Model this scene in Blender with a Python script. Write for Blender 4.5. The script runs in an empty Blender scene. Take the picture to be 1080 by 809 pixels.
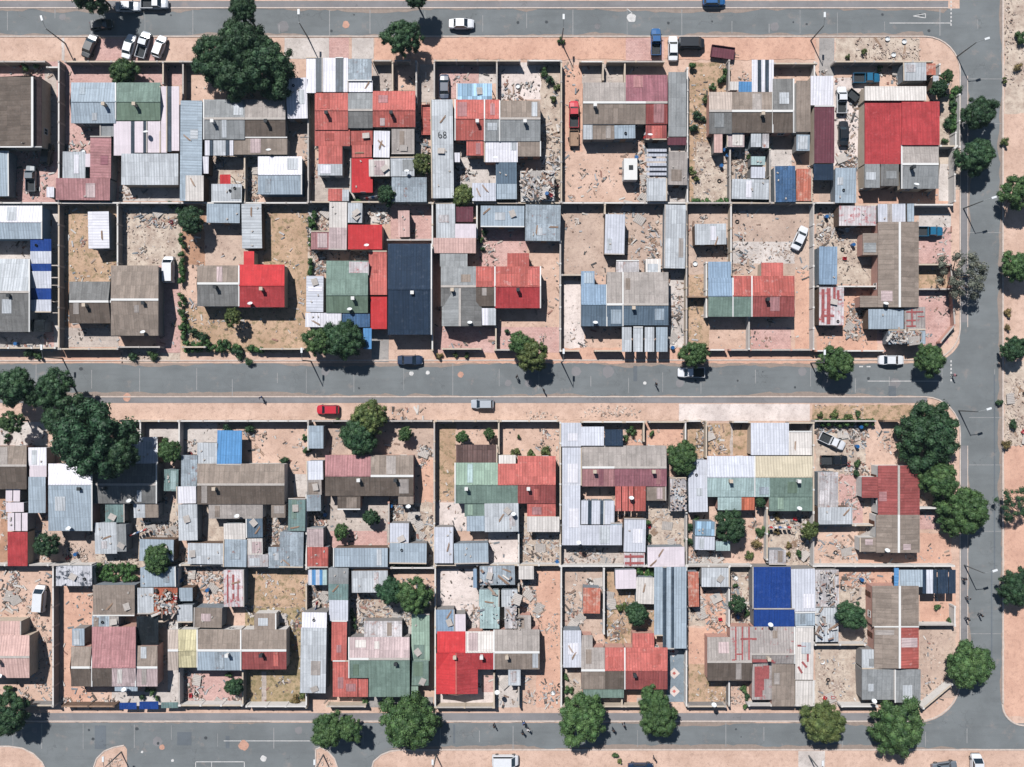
import bpy, bmesh, math, random
from mathutils import Vector, Matrix
R=random.Random(7)
S=0.16; H=135.0; CX=540.0; CY=404.5
def W(px,py,z=0.0):
    k=S*(H-z)/H
    return ((px-CX)*k, -(py-CY)*k, z)
sc=bpy.context.scene
COL=sc.collection
# ------------------------------------------------------------------ materials
ALB=0.52
def lin(c):
    return tuple(ALB*((v/255)/12.92 if v/255<=0.04045 else (((v/255)+0.055)/1.055)**2.4) for v in c)
MATS={}
def newmat(name,rough=0.85):
    m=bpy.data.materials.new(name); m.use_nodes=True
    nt=m.node_tree; b=nt.nodes['Principled BSDF']
    b.inputs['Roughness'].default_value=rough
    if 'Specular IOR Level' in b.inputs: b.inputs['Specular IOR Level'].default_value=0.25
    return m,nt,b
def N(nt,t,**kw):
    n=nt.nodes.new(t)
    for k,v in kw.items():
        setattr(n,k,v)
    return n
def math_(nt,op,a,b=None,c=None,clamp=False):
    n=nt.nodes.new('ShaderNodeMath'); n.operation=op; n.use_clamp=clamp
    for i,x in enumerate((a,b,c)):
        if x is None: continue
        if isinstance(x,(int,float)): n.inputs[i].default_value=x
        else: nt.links.new(x,n.inputs[i])
    return n.outputs[0]
def mix(nt,f,a,b,mode='MIX'):
    n=nt.nodes.new('ShaderNodeMix'); n.data_type='RGBA'; n.blend_type=mode
    for sock,x in ((n.inputs[0],f),(n.inputs[6],a),(n.inputs[7],b)):
        if isinstance(x,(int,float)): sock.default_value=x
        elif isinstance(x,tuple): sock.default_value=tuple(x[:3])+(1,)
        else: nt.links.new(x,sock)
    return n.outputs[2]
def noise(nt,vec,scale,detail=3,rough=0.55):
    n=nt.nodes.new('ShaderNodeTexNoise'); n.inputs['Scale'].default_value=scale
    n.inputs['Detail'].default_value=detail; n.inputs['Roughness'].default_value=rough
    nt.links.new(vec,n.inputs['Vector']); return n.outputs['Fac']
def ramp(nt,f,lo,hi):
    n=nt.nodes.new('ShaderNodeMapRange'); n.inputs[1].default_value=lo; n.inputs[2].default_value=hi
    nt.links.new(f,n.inputs[0]); return n.outputs[0]
def pos(nt): return nt.nodes.new('ShaderNodeNewGeometry').outputs['Position']
def bump(nt,b,h,dist=0.05,strength=0.6):
    n=nt.nodes.new('ShaderNodeBump'); n.inputs['Distance'].default_value=dist; n.inputs['Strength'].default_value=strength
    nt.links.new(h,n.inputs['Height']); nt.links.new(n.outputs[0],b.inputs['Normal'])
def scl(c,f): return tuple(min(1,x*f) for x in c)
def roofmat(name,rgb,stain=0.35,rust=0.0,sheet=0.12,seam=0.35,rough=0.75,seamw=.13,rib_shade=.3,spot=None,rustc=(150,85,60)):
    """corrugated or fibre-cement sheeting; UV in metres, u across the corrugation"""
    stain=min(.95,stain*1.45); sheet=min(.55,sheet*1.35)
    c=lin(rgb); lum=.3*c[0]+.55*c[1]+.15*c[2]; k=.06 if rgb[0]>rgb[2]*1.6 else .2; c=tuple(x+(lum-x)*k for x in c)
    m,nt,b=newmat('roof_'+name,rough); b.inputs['Specular IOR Level'].default_value=.1
    uv=nt.nodes.new('ShaderNodeUVMap').outputs[0]
    sep=nt.nodes.new('ShaderNodeSeparateXYZ'); nt.links.new(uv,sep.inputs[0])
    u,v=sep.outputs[0],sep.outputs[1]
    P=pos(nt)
    # each sheet a slightly different tone
    su=math_(nt,'FLOOR',math_(nt,'DIVIDE',u,0.82)); sv=math_(nt,'FLOOR',math_(nt,'DIVIDE',v,2.35))
    cmb=nt.nodes.new('ShaderNodeCombineXYZ'); nt.links.new(su,cmb.inputs[0]); nt.links.new(sv,cmb.inputs[1])
    wn=nt.nodes.new('ShaderNodeTexWhiteNoise'); wn.noise_dimensions='2D'; nt.links.new(cmb.outputs[0],wn.inputs['Vector'])
    tone=math_(nt,'MULTIPLY_ADD',wn.outputs['Value'],2*sheet,1-sheet)
    col=mix(nt,0.0,c,(1,1,1)); 
    vm=nt.nodes.new('ShaderNodeVectorMath'); vm.operation='SCALE'; nt.links.new(col,vm.inputs[0]); nt.links.new(tone,vm.inputs['Scale'])
    col=vm.outputs[0]
    # odd replaced sheets
    # weathering: streaks down the slope and blotches
    st=nt.nodes.new('ShaderNodeCombineXYZ'); nt.links.new(math_(nt,'MULTIPLY',u,2.6),st.inputs[0]); nt.links.new(math_(nt,'MULTIPLY',v,0.35),st.inputs[1])
    s1=ramp(nt,noise(nt,st.outputs[0],1.0,4,0.6),0.42,0.72)
    s2=ramp(nt,noise(nt,P,0.55,5,0.62),0.42,0.7)
    s3=ramp(nt,noise(nt,P,4.0,5,0.75),0.48,0.66)
    f=math_(nt,'MULTIPLY',math_(nt,'ADD',math_(nt,'ADD',math_(nt,'MULTIPLY',s1,0.5),math_(nt,'MULTIPLY',s2,0.6)),math_(nt,'MULTIPLY',s3,0.45)),stain,clamp=True)
    col=mix(nt,f,col,scl(c,0.45)+(1,))
    lt=math_(nt,'MULTIPLY',ramp(nt,noise(nt,P,1.3,4,0.65),0.56,0.7),0.30)
    col=mix(nt,lt,col,tuple(min(1,x*1.25+0.04) for x in c))
    if rust>0:
        rf=ramp(nt,noise(nt,P,1.1,6,0.7),0.62-rust*0.22,0.74-rust*0.12)
        col=mix(nt,rf,col,lin(rustc))
    if spot:
        rf=ramp(nt,noise(nt,P,0.8,5,0.7),0.5,0.56)
        col=mix(nt,rf,col,lin(spot))
    # seams
    fr=math_(nt,'FRACT',math_(nt,'DIVIDE',u,0.82)); e1=math_(nt,'LESS_THAN',fr,seamw)
    fr2=math_(nt,'FRACT',math_(nt,'DIVIDE',v,2.35)); e2=math_(nt,'LESS_THAN',fr2,0.025)
    e=math_(nt,'MULTIPLY',math_(nt,'MAXIMUM',e1,e2),seam)
    col=mix(nt,e,col,scl(c,0.4)+(1,))
    if rib_shade>0:
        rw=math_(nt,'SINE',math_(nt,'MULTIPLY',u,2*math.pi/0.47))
        col=mix(nt,math_(nt,'MULTIPLY',ramp(nt,rw,.2,.9),rib_shade),col,scl(c,.35)+(1,))  # darker bands put the shade between the corrugation ribs into the colour
    nt.links.new(col,b.inputs['Base Color'])
    wave=math_(nt,'SINE',math_(nt,'MULTIPLY',u,2*math.pi/0.16))
    hgt=math_(nt,'ADD',math_(nt,'MULTIPLY',wave,0.3),math_(nt,'MULTIPLY',noise(nt,P,3.0,3),0.8))
    bump(nt,b,hgt,0.03,0.5)
    MATS[name]=m; return m
def plain(name,rgb,rough=0.8,var=0.25,scale=1.5,metal=0,bumpd=0.0,fine=None):
    c=lin(rgb); m,nt,b=newmat(name,rough); P=pos(nt)
    f=math_(nt,'MULTIPLY',ramp(nt,noise(nt,P,scale,5,0.6),0.35,0.7),var)
    col=mix(nt,f,c,scl(c,0.45)+(1,))
    if fine: 
        f2=math_(nt,'MULTIPLY',ramp(nt,noise(nt,P,fine,3,0.7),0.45,0.7),var)
        col=mix(nt,f2,col,scl(c,0.5)+(1,))
    nt.links.new(col,b.inputs['Base Color']); b.inputs['Metallic'].default_value=metal
    if bumpd: bump(nt,b,noise(nt,P,scale*4,4),bumpd,0.7)
    MATS[name]=m; return m
def gloss(name,rgb,rough=0.3,coat=0.5,metal=0.0):
    c=lin(rgb); m,nt,b=newmat(name,rough)
    P=pos(nt); f=math_(nt,'MULTIPLY',ramp(nt,noise(nt,P,2.5,4,0.6),0.4,0.7),0.15)
    nt.links.new(mix(nt,f,c,scl(c,0.6)+(1,)),b.inputs['Base Color'])
    b.inputs['Metallic'].default_value=metal
    b.inputs['Specular IOR Level'].default_value=0.5
    if 'Coat Weight' in b.inputs: b.inputs['Coat Weight'].default_value=coat; b.inputs['Coat Roughness'].default_value=0.1
    MATS[name]=m; return m
# roof colours: code -> (word, rgb, kwargs)
ROOF={
 'lg':('pale grey',(188,193,199),dict(stain=.3)),
 'wh':('white',(222,220,230),dict(stain=.2,seam=.22,sheet=.05)),
 'wp':('pinkish white',(222,208,216),dict(stain=.1,seam=.15,sheet=.04)),
 'lv':('pale lavender',(200,203,215),dict(stain=.22,seam=.25,sheet=.05)),
 'pk':('faded pink',(196,172,172),dict(stain=.4,sheet=.14)),
 'wr':('worn patchy white',(198,192,194),dict(stain=.7,rust=.25,sheet=.2,rustc=(170,110,90))),
 'tn':('tan-grey',(166,156,150),dict(stain=.45,sheet=.1)),
 'pt':('pale tan',(190,172,160),dict(stain=.3,sheet=.06)),
 'gb':('grey-brown',(148,132,120),dict(stain=.45,sheet=.12)),
 'db':('dark brown-grey',(112,98,88),dict(stain=.45,sheet=.12)),
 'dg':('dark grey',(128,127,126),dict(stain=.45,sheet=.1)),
 'mg':('mid grey',(150,153,155),dict(stain=.4,sheet=.1)),
 'bm':('dull mauve-brown',(104,84,84),dict(stain=.4,sheet=.08)),
 'bg':('blue-grey',(160,176,190),dict(stain=.28,sheet=.08)),
 'bw':('patchy blue-grey',(162,175,186),dict(stain=.75,rust=.12,sheet=.22)),
 'sb':('steel blue',(98,120,140),dict(stain=.3,sheet=.08)),
 'nv':('navy blue',(40,60,84),dict(stain=.3,sheet=.08,rough=.8)),
 'sk':('dark translucent',(72,88,104),dict(stain=.6,sheet=.2,rough=.4)),
 'bl':('bright blue',(76,148,208),dict(stain=.25,sheet=.05)),
 'br':('royal blue',(8,66,150),dict(stain=.3,sheet=.05,seam=.3)),
 'bf':('faded blue',(70,112,158),dict(stain=.8,sheet=.2,rust=.1,rustc=(150,165,180))),
 'lb':('light blue',(138,166,194),dict(stain=.3,sheet=.06)),
 'ls':('striped blue and white',(150,190,220),dict(stain=.2,sheet=.55,seam=.6)),
 'rd':('bright red',(206,58,62),dict(stain=.35,sheet=.05,seam=.2)),
 'cr':('crimson red',(184,66,70),dict(stain=.5,sheet=.05,seam=.25)),
 'rs':('faded salmon red',(206,112,104),dict(stain=.5,sheet=.12,rust=.15,rustc=(206,158,148))),
 'rk':('patchy red',(186,98,90),dict(stain=.4,sheet=.15,rust=.2,rustc=(200,160,155))),
 'rp':('dusty pink',(190,130,132),dict(stain=.5,sheet=.1)),
 'rm':('weathered maroon-pink',(168,104,116),dict(stain=.5,sheet=.15)),
 'mr':('maroon',(118,62,76),dict(stain=.3,sheet=.05)),
 'mx':('dull maroon red',(162,86,84),dict(stain=.45,sheet=.12)),
 'sm':('pale salmon',(222,178,168),dict(stain=.35,sheet=.06)),
 'gn':('sage green',(122,148,136),dict(stain=.5,sheet=.08)),
 'gd':('dark sage green',(112,136,116),dict(stain=.35,sheet=.08)),
 'sg':('pale green',(150,178,158),dict(stain=.35,sheet=.1)),
 'mt':('mint',(168,194,194),dict(stain=.5,sheet=.1)),
 'tl':('dull teal',(120,150,148),dict(stain=.5,sheet=.1,rust=.15)),
 'cy':('cream yellow',(206,192,164),dict(stain=.2,sheet=.04,seam=.15)),
 'cm':('cream white',(214,206,200),dict(stain=.25,sheet=.06)),
 'yl':('dull yellow',(204,192,146),dict(stain=.4,sheet=.2)),
 'rt':('rusty',(200,118,98),dict(stain=.5,sheet=.15,rust=.6,rustc=(215,180,165))),
 'rw':('white and rust streaked',(214,204,206),dict(stain=.3,rust=.5,rustc=(186,60,66))),
 'wn':('white and navy patched',(206,206,214),dict(stain=.4,spot=(50,60,74))),
 'rl':('grey red-lined',(176,166,162),dict(stain=.4,sheet=.1,rust=.15,rustc=(176,52,62))),
 'or':('orange-brown',(196,110,84),dict(stain=.5,sheet=.3)),
 'tk':('black',(30,38,46),dict(stain=.5,sheet=.2)),
 'wd':('brown slatted',(110,84,80),dict(stain=.4,sheet=.35,seam=.8)),
}
for k,(w,rgb,kw) in ROOF.items():
    rib_shade={'gb':.1,'db':.1,'dg':.1,'mg':.1,'tn':.12,'bm':.05,'cr':.15,'rd':.1,'nv':.25,'br':.2,'wp':.08,'sk':.5,'tk':.2,'gn':.15,'gd':.15}.get(k,.34)
    f=1.07 if k in('lg','wh','lv','bg','bw','wr','cm','wn','tn','pk','mt','pt','gb') else 1.03
    kw=dict(kw); roofmat(k,tuple(min(245,v*f) for v in rgb),rib_shade=rib_shade,**kw)
plain('plaster_cream',(206,190,172),var=.3,fine=9); plain('plaster_white',(222,218,214),var=.2,fine=9)
plain('plaster_pink',(206,160,146),var=.3,fine=9); plain('plaster_blue',(130,160,186),var=.25,fine=9)
plain('block_grey',(150,146,144),var=.35,fine=9); plain('tin_wall',(140,148,156),var=.5,fine=6)
plain('timber_wall',(120,98,84),var=.5,fine=6)
plain('concrete',(190,182,176),var=.3,fine=6,bumpd=.02); plain('white_paint',(225,224,222),var=.12)
plain('dark_frame',(52,56,60),var=.2); plain('timber',(170,140,118),var=.5,fine=8); plain('door_wood',(96,60,44),var=.3)
plain('tyre',(26,27,29),var=.2,rough=.9); plain('pole_metal',(120,124,126),var=.2,rough=.5,metal=.3)
plain('lamp_white',(225,228,230),var=.05,rough=.4)
plain('skin',(110,76,58),var=.1); plain('hair',(22,18,18),var=.1)
gloss('glass',(30,42,52),.08,.6); gloss('chrome',(190,195,200),.25,.2,.8); gloss('lamp_lens',(225,228,232),.1,.8); gloss('red_lens',(150,20,24),.15,.8)
for k,c in dict(white=(226,228,232),silver=(178,184,192),black=(22,26,32),red=(196,28,48),blue=(28,92,150),navy=(26,48,78),grey=(112,120,128),teal=(30,104,140)).items():
    gloss('paint_'+k,c,.35,.5)
def leafmat(name,rgb,rgb2):
    m,nt,b=newmat(name,.6)
    g=nt.nodes.new('ShaderNodeNewGeometry'); oi=nt.nodes.new('ShaderNodeObjectInfo')
    f=ramp(nt,noise(nt,g.outputs['Position'],0.9,3),0.35,0.65)
    col=mix(nt,f,lin(rgb),lin(rgb2))
    tone=math_(nt,'MULTIPLY_ADD',g.outputs['Random Per Island'],0.9,0.55)
    tone=math_(nt,'MULTIPLY',tone,math_(nt,'MULTIPLY_ADD',oi.outputs['Random'],0.3,0.85))
    vm=nt.nodes.new('ShaderNodeVectorMath'); vm.operation='SCALE'; nt.links.new(col,vm.inputs[0]); nt.links.new(tone,vm.inputs['Scale'])
    nt.links.new(vm.outputs[0],b.inputs['Base Color'])
    tr=nt.nodes.new('ShaderNodeBsdfTranslucent'); nt.links.new(vm.outputs[0],tr.inputs[0])
    ms=nt.nodes.new('ShaderNodeMixShader'); ms.inputs[0].default_value=.25
    out=[n for n in nt.nodes if n.type=='OUTPUT_MATERIAL'][0]
    nt.links.new(b.outputs[0],ms.inputs[1]); nt.links.new(tr.outputs[0],ms.inputs[2]); nt.links.new(ms.outputs[0],out.inputs[0])
    MATS[name]=m
leafmat('leaf_dark',(48,80,54),(72,102,66)); leafmat('leaf_mid',(66,98,58),(94,122,72)); leafmat('leaf_olive',(86,106,60),(118,128,74)); leafmat('leaf_hedge',(60,96,50),(84,120,64))
leafmat('leaf_grey',(96,104,92),(120,120,106)); leafmat('leaf_dry',(150,128,84),(120,110,70)); leafmat('leaf_blue',(46,82,56),(70,106,72))
plain('bark',(96,78,66),var=.5,fine=8)
# ground materials
def groundmat(name,rgb,rgb2,sc_=0.25,speck=(120,92,76),sp=0.3,tiles=0,grass=0):
    m,nt,b=newmat(name,.95); P=pos(nt); c=lin(rgb); c2=lin(rgb2)
    f=ramp(nt,noise(nt,P,sc_,6,0.62),0.38,0.64)
    col=mix(nt,f,c,c2)
    col=mix(nt,math_(nt,'MULTIPLY',ramp(nt,noise(nt,P,1.3,7,.72),0.5,0.66),0.6),col,scl(c2,.66)+(1,))
    col=mix(nt,math_(nt,'MULTIPLY',ramp(nt,noise(nt,P,0.7,5,.6),0.55,0.75),0.35),col,scl(c,1.15)+(1,))
    vor=nt.nodes.new('ShaderNodeTexVoronoi'); vor.inputs['Scale'].default_value=4.2; nt.links.new(P,vor.inputs['Vector'])
    gate=ramp(nt,noise(nt,P,0.45,3),0.5,0.62)
    sf=math_(nt,'MULTIPLY',math_(nt,'MULTIPLY',math_(nt,'LESS_THAN',vor.outputs['Distance'],0.26),gate),sp)
    col=mix(nt,sf,col,lin(speck))
    grit=math_(nt,'MULTIPLY',ramp(nt,noise(nt,P,6,4,.8),.52,.66),.4); col=mix(nt,grit,col,scl(c2,.5)+(1,))
    if grass:
        gf=math_(nt,'MULTIPLY',ramp(nt,noise(nt,P,0.9,7,.75),0.52-.06*grass,0.62-.06*grass),.75)
        col=mix(nt,gf,col,lin((112,106,72)))
    if tiles:
        br=nt.nodes.new('ShaderNodeTexBrick'); br.inputs['Scale'].default_value=1.0
        br.inputs['Brick Width'].default_value=tiles; br.inputs['Row Height'].default_value=tiles*.5; br.inputs['Mortar Size'].default_value=.02
        nt.links.new(P,br.inputs['Vector'])
        br.inputs['Color1'].default_value=(1,1,1,1); br.inputs['Color2'].default_value=(.8,.8,.8,1); br.inputs['Mortar'].default_value=(.6,.6,.6,1)
        col=mix(nt,.7,col,br.outputs['Color'],'MULTIPLY')
    nt.links.new(col,b.inputs['Base Color'])
    bump(nt,b,noise(nt,P,3.5,6,.7),.06,.6)
    MATS[name]=m
groundmat('sand',(220,188,170),(198,166,148))
groundmat('sand_orange',(221,178,156),(203,160,140))
groundmat('dirt',(206,182,166),(182,158,144),sp=.5)
groundmat('soil',(190,148,122),(166,128,104),sp=.4)
groundmat('debris_ground',(212,196,180),(176,156,142),sc_=.6,sp=.5,speck=(90,84,80))
groundmat('dry_grass',(204,172,146),(178,148,122),sp=.5,grass=.25)
groundmat('green_grass',(188,164,132),(160,140,108),sp=.4,grass=.7)
groundmat('pale_concrete',(220,210,204),(190,180,174),sp=.25)
groundmat('white_concrete',(234,220,214),(208,194,188),sp=.2)
groundmat('grey_concrete',(170,164,160),(148,144,142),sp=.2)
groundmat('pink_paving',(222,184,176),(206,164,156),sp=.3,tiles=.5)
groundmat('slab_paving',(210,196,186),(186,172,164),sp=.2,tiles=1.2)
groundmat('blue_paving',(140,152,162),(126,138,148),sp=.1)
def asphalt(name,rgb):
    m,nt,b=newmat(name,.9); P=pos(nt); c=lin(rgb)
    col=mix(nt,ramp(nt,noise(nt,P,.12,5,.6),.38,.64),c,scl(c,1.28)+(1,))
    mp=nt.nodes.new('ShaderNodeMapping'); mp.inputs['Scale'].default_value=(.12,.9,1); nt.links.new(P,mp.inputs[0])
    col=mix(nt,math_(nt,'MULTIPLY',ramp(nt,noise(nt,mp.outputs[0],.8,5,.65),.48,.7),.4),col,scl(c,.72)+(1,))
    col=mix(nt,math_(nt,'MULTIPLY',ramp(nt,noise(nt,P,9,3,.7),.45,.75),.35),col,scl(c,1.5)+(1,))
    col=mix(nt,math_(nt,'MULTIPLY',ramp(nt,noise(nt,P,1.2,6,.75),.66,.72),.6),col,scl(c,.5)+(1,))
    col=mix(nt,math_(nt,'MULTIPLY',ramp(nt,noise(nt,P,.3,7,.75),.5,.62),.3),col,scl(c,1.45)+(1,))
    # sand blown over the surface
    col=mix(nt,math_(nt,'MULTIPLY',ramp(nt,noise(nt,P,.35,6,.7),.58,.75),.35),col,lin((190,164,150)))
    vor=nt.nodes.new('ShaderNodeTexVoronoi'); vor.feature='DISTANCE_TO_EDGE'; vor.inputs['Scale'].default_value=.13
    nn=nt.nodes.new('ShaderNodeTexNoise'); nn.inputs['Scale'].default_value=.5; nn.inputs['Detail'].default_value=6; nt.links.new(P,nn.inputs['Vector'])
    va=nt.nodes.new('ShaderNodeVectorMath'); va.operation='SCALE'; va.inputs['Scale'].default_value=6; nt.links.new(nn.outputs['Color'],va.inputs[0])
    vb=nt.nodes.new('ShaderNodeVectorMath'); vb.operation='ADD'; nt.links.new(P,vb.inputs[0]); nt.links.new(va.outputs[0],vb.inputs[1]); nt.links.new(vb.outputs[0],vor.inputs['Vector'])
    gate=ramp(nt,noise(nt,P,.2,2),.5,.6)
    cr=math_(nt,'MULTIPLY',math_(nt,'MULTIPLY',math_(nt,'LESS_THAN',vor.outputs['Distance'],.008),gate),.3)
    col=mix(nt,cr,col,scl(c,.35)+(1,))
    nt.links.new(col,b.inputs['Base Color']); bump(nt,b,noise(nt,P,14,3),.02,.4)
    MATS[name]=m
asphalt('asphalt',(109,113,115)); asphalt('strip_asphalt',(124,122,124)); asphalt('asphalt_patch',(96,102,108))
plain('kerb',(216,200,190),var=.4,fine=5); plain('road_paint',(224,222,220),var=.5,fine=6)
plain('stain_orange',(206,160,140),var=.4,fine=6); plain('joint',(160,160,160),var=.4,fine=5)
def debrismat():
    m,nt,b=newmat('debris',.9); g=nt.nodes.new('ShaderNodeNewGeometry')
    cr=nt.nodes.new('ShaderNodeValToRGB'); cr.color_ramp.interpolation='CONSTANT'
    cols=[(216,206,198),(176,152,136),(60,62,66),(150,120,104),(206,190,180),(130,138,146),(164,116,102),(222,216,210),(86,74,68),(190,188,190)]
    el=cr.color_ramp.elements
    for i,c in enumerate(cols):
        e=el[i] if i<2 else el.new(i/len(cols))
        e.position=i/len(cols); e.color=lin(c)+(1,)
    nt.links.new(g.outputs['Random Per Island'],cr.inputs[0])
    P=g.outputs['Position']
    col=mix(nt,math_(nt,'MULTIPLY',noise(nt,P,6,3),.5),cr.outputs[0],(.1,.09,.08))
    nt.links.new(col,b.inputs['Base Color']); MATS['debris']=m
debrismat()
def rubblemat():
    m,nt,b=newmat('rubble',.9); g=nt.nodes.new('ShaderNodeNewGeometry')
    cr=nt.nodes.new('ShaderNodeValToRGB'); el=cr.color_ramp.elements
    el[0].color=lin((132,108,96))+(1,); el[1].color=lin((222,206,194))+(1,)
    nt.links.new(g.outputs['Random Per Island'],cr.inputs[0]); nt.links.new(cr.outputs[0],b.inputs['Base Color']); MATS['rubble']=m
rubblemat()
# ------------------------------------------------------------------ mesh helpers
class MB:
    def __init__(s): s.v=[]; s.f=[]; s.uv=[]; s.mi=[]
    def face(s,pts,uv=None,mi=0):
        n=len(s.v); s.v+= [tuple(p) for p in pts]; s.f.append(tuple(range(n,n+len(pts)))); s.uv.append(uv or [(p[0],p[1]) for p in pts]); s.mi.append(mi)
    def hexa(s,b,t,mi=0,uvt=None):
        """b, t: four bottom and four top corners, counter-clockwise seen from above"""
        s.face(t,uvt,mi); s.face([b[3],b[2],b[1],b[0]],None,mi)
        for i in range(4):
            j=(i+1)%4; p=[b[i],b[j],t[j],t[i]]
            L=math.dist(b[i],b[j]); s.face(p,[(0,0),(L,0),(L,t[j][2]-b[j][2]),(0,t[i][2]-b[i][2])],mi)
    def box(s,x0,y0,z0,x1,y1,z1,mi=0):
        s.hexa([(x0,y0,z0),(x1,y0,z0),(x1,y1,z0),(x0,y1,z0)],[(x0,y0,z1),(x1,y0,z1),(x1,y1,z1),(x0,y1,z1)],mi)
    def obox(s,c,ax,ay,az,hx,hy,hz,mi=0):
        c=Vector(c); ax=Vector(ax)*hx; ay=Vector(ay)*hy; az=Vector(az)*hz
        q=[(-1,-1),(1,-1),(1,1),(-1,1)]
        s.hexa([c+ax*a+ay*b-az for a,b in q],[c+ax*a+ay*b+az for a,b in q],mi)
    def bar(s,a,b,w,h=None,mi=0):
        a=Vector(a); b=Vector(b); d=b-a; L=d.length
        if L<1e-6: return
        d/=L; up=Vector((0,0,1)) if abs(d.z)<.95 else Vector((1,0,0))
        r=d.cross(up).normalized(); u=r.cross(d)
        s.obox((a+b)/2,d,r,u,L/2,w/2,(h or w)/2,mi)
    def cyl(s,a,b,r0,r1=None,n=8,mi=0,cap=True):
        r1=r0 if r1 is None else r1
        a=Vector(a); b=Vector(b); d=(b-a).normalized(); up=Vector((0,0,1)) if abs(d.z)<.95 else Vector((1,0,0))
        r=d.cross(up).normalized(); u=r.cross(d)
        A=[a+(r*math.cos(t)+u*math.sin(t))*r0 for t in [2*math.pi*i/n for i in range(n)]]
        B=[b+(r*math.cos(t)+u*math.sin(t))*r1 for t in [2*math.pi*i/n for i in range(n)]]
        for i in range(n):
            j=(i+1)%n; s.face([A[i],A[j],B[j],B[i]][::-1],None,mi)
        if cap: s.face(A,None,mi); s.face(B[::-1],None,mi)
    def mesh(s,name,mats):
        me=bpy.data.meshes.new(name); me.from_pydata(s.v,[],s.f)
        if not isinstance(mats,(list,tuple)): mats=[mats]
        for m in mats: me.materials.append(MATS[m] if isinstance(m,str) else m)
        ul=me.uv_layers.new(name='UVMap'); k=0
        data=[0.0]*(2*sum(len(f) for f in s.f))
        for uv in s.uv:
            for a in uv: data[2*k]=a[0]; data[2*k+1]=a[1]; k+=1
        ul.data.foreach_set('uv',data)
        if len(mats)>1: me.polygons.foreach_set('material_index',s.mi)
        me.update(); return me
    def build(s,name,mats,parent=None,loc=None):
        o=bpy.data.objects.new(name,s.mesh(name,mats)); COL.objects.link(o)
        if parent is not None: o.parent=parent
        if loc is not None: o.location=loc
        return o
THINGS=[]   # (object, desc, category, px, py, group, fixed)
def tag(o,desc,cat,px,py,group=None,share=False,final=False):
    o['category']=cat
    if group: o['group']=group
    THINGS.append([o,desc,cat,px,py,group,share,final]); return o
def empty(name,loc,rz=0):
    o=bpy.data.objects.new(name,None); COL.objects.link(o); o.location=loc; o.rotation_euler=(0,0,rz); o.empty_display_size=.3; return o
def struct(name,mb,mats):
    o=mb.build(name,mats); o['kind']='structure'; return o
def copy_tree(o,parent=None):
    c=o.copy(); COL.objects.link(c); c.parent=parent
    for ch in o.children: copy_tree(ch,c)
    return c
# building objects have the Empty at their base: children meshes are in world coords minus that base
def local(mb,base):
    bx,by=base[0],base[1]
    mb.v=[(x-bx,y-by,z) for x,y,z in mb.v]; return mb

plain('road_dust',(158,142,132),var=.4,fine=5)
plain('oil',(70,74,78),var=.3,fine=5)
SKY=0.052; SUN=5.0; EXPO=0.9; HAZE=0.00008
# ------------------------------------------------------------------ buildings
PAIRX=[-400,60,191,325,457,592,725,859,1400]
ORD=['first','second','third','fourth','fifth','sixth','seventh','eighth']
def place_of(px,py):
    row='top row' if py<214 else 'second row' if py<380 else 'third row' if py<599 else 'bottom row'
    i=max(k for k in range(8) if px>=PAIRX[k])
    return row,i
ASB={'gb','db','dg','mg','tn','pt','pk','bm','rm','mx','sm','lg','rl'}
def corner_rect(x0,y0,x1,y1,zs):
    """px rectangle -> SW, SE, NE, NW corners (zs in the same order) in metres"""
    c=[(x0,y1),(x1,y1),(x1,y0),(x0,y0)]
    return [Vector(W(x,y,z)) for (x,y),z in zip(c,zs)]
def panel(x0,y0,x1,y1,zs,mat,along):
    mb=MB(); t=corner_rect(x0,y0,x1,y1,zs); b=[p-Vector((0,0,.07)) for p in t]
    off=(R.random()*9,R.random()*9)
    uv=[((p.x+off[0],p.y+off[1]) if along=='y' else (p.y+off[1],p.x+off[0])) for p in t]
    mb.hexa(b,t,0,uv); return mb,mat
def prism_walls(mb,poly,zt,inset=.12):
    """poly: list of (x,y) metres CCW, zt heights per corner"""
    n=len(poly); cx=sum(p[0] for p in poly)/n; cy=sum(p[1] for p in poly)/n
    q=[]
    for p in poly:
        dx,dy=cx-p[0],cy-p[1]; q.append((p[0]+math.copysign(inset,dx)*(abs(dx)>.01),p[1]+math.copysign(inset,dy)*(abs(dy)>.01)))
    for i in range(n):
        j=(i+1)%n
        mb.face([(q[i][0],q[i][1],-.05),(q[j][0],q[j][1],-.05),(q[j][0],q[j][1],zt[j]),(q[i][0],q[i][1],zt[i])])
    mb.face([(q[i][0],q[i][1],zt[i]) for i in range(n)])
    return q
def window(parent,base,x,y,axis,w=1.1,h=1.0,z=1.0,out=1):
    """axis 'x': window lies in a wall running along x; out = +1/-1 outward direction"""
    f=MB(); g=MB(); d=.05*out
    def bx(mb,a,b,za,zb,t0,t1):
        lo,hi=sorted((t0,t1))
        if axis=='x': mb.box(x+a,y+lo,za,x+b,y+hi,zb)
        else: mb.box(x+lo,y+a,za,x+hi,y+b,zb)
    hw=w/2
    bx(f,-hw,hw,z,z+.07,0,d*1.4); bx(f,-hw,hw,z+h-.07,z+h,0,d)
    bx(f,-hw,-hw+.07,z+.07,z+h-.07,0,d); bx(f,hw-.07,hw,z+.07,z+h-.07,0,d); bx(f,-.03,.03,z+.07,z+h-.07,0,d*.8)
    bx(g,-hw+.07,hw-.07,z+.07,z+h-.07,0,d*.3)
    fo=local(f,base).build('window','white_paint',parent); local(g,base).build('pane','glass',fo)
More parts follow.
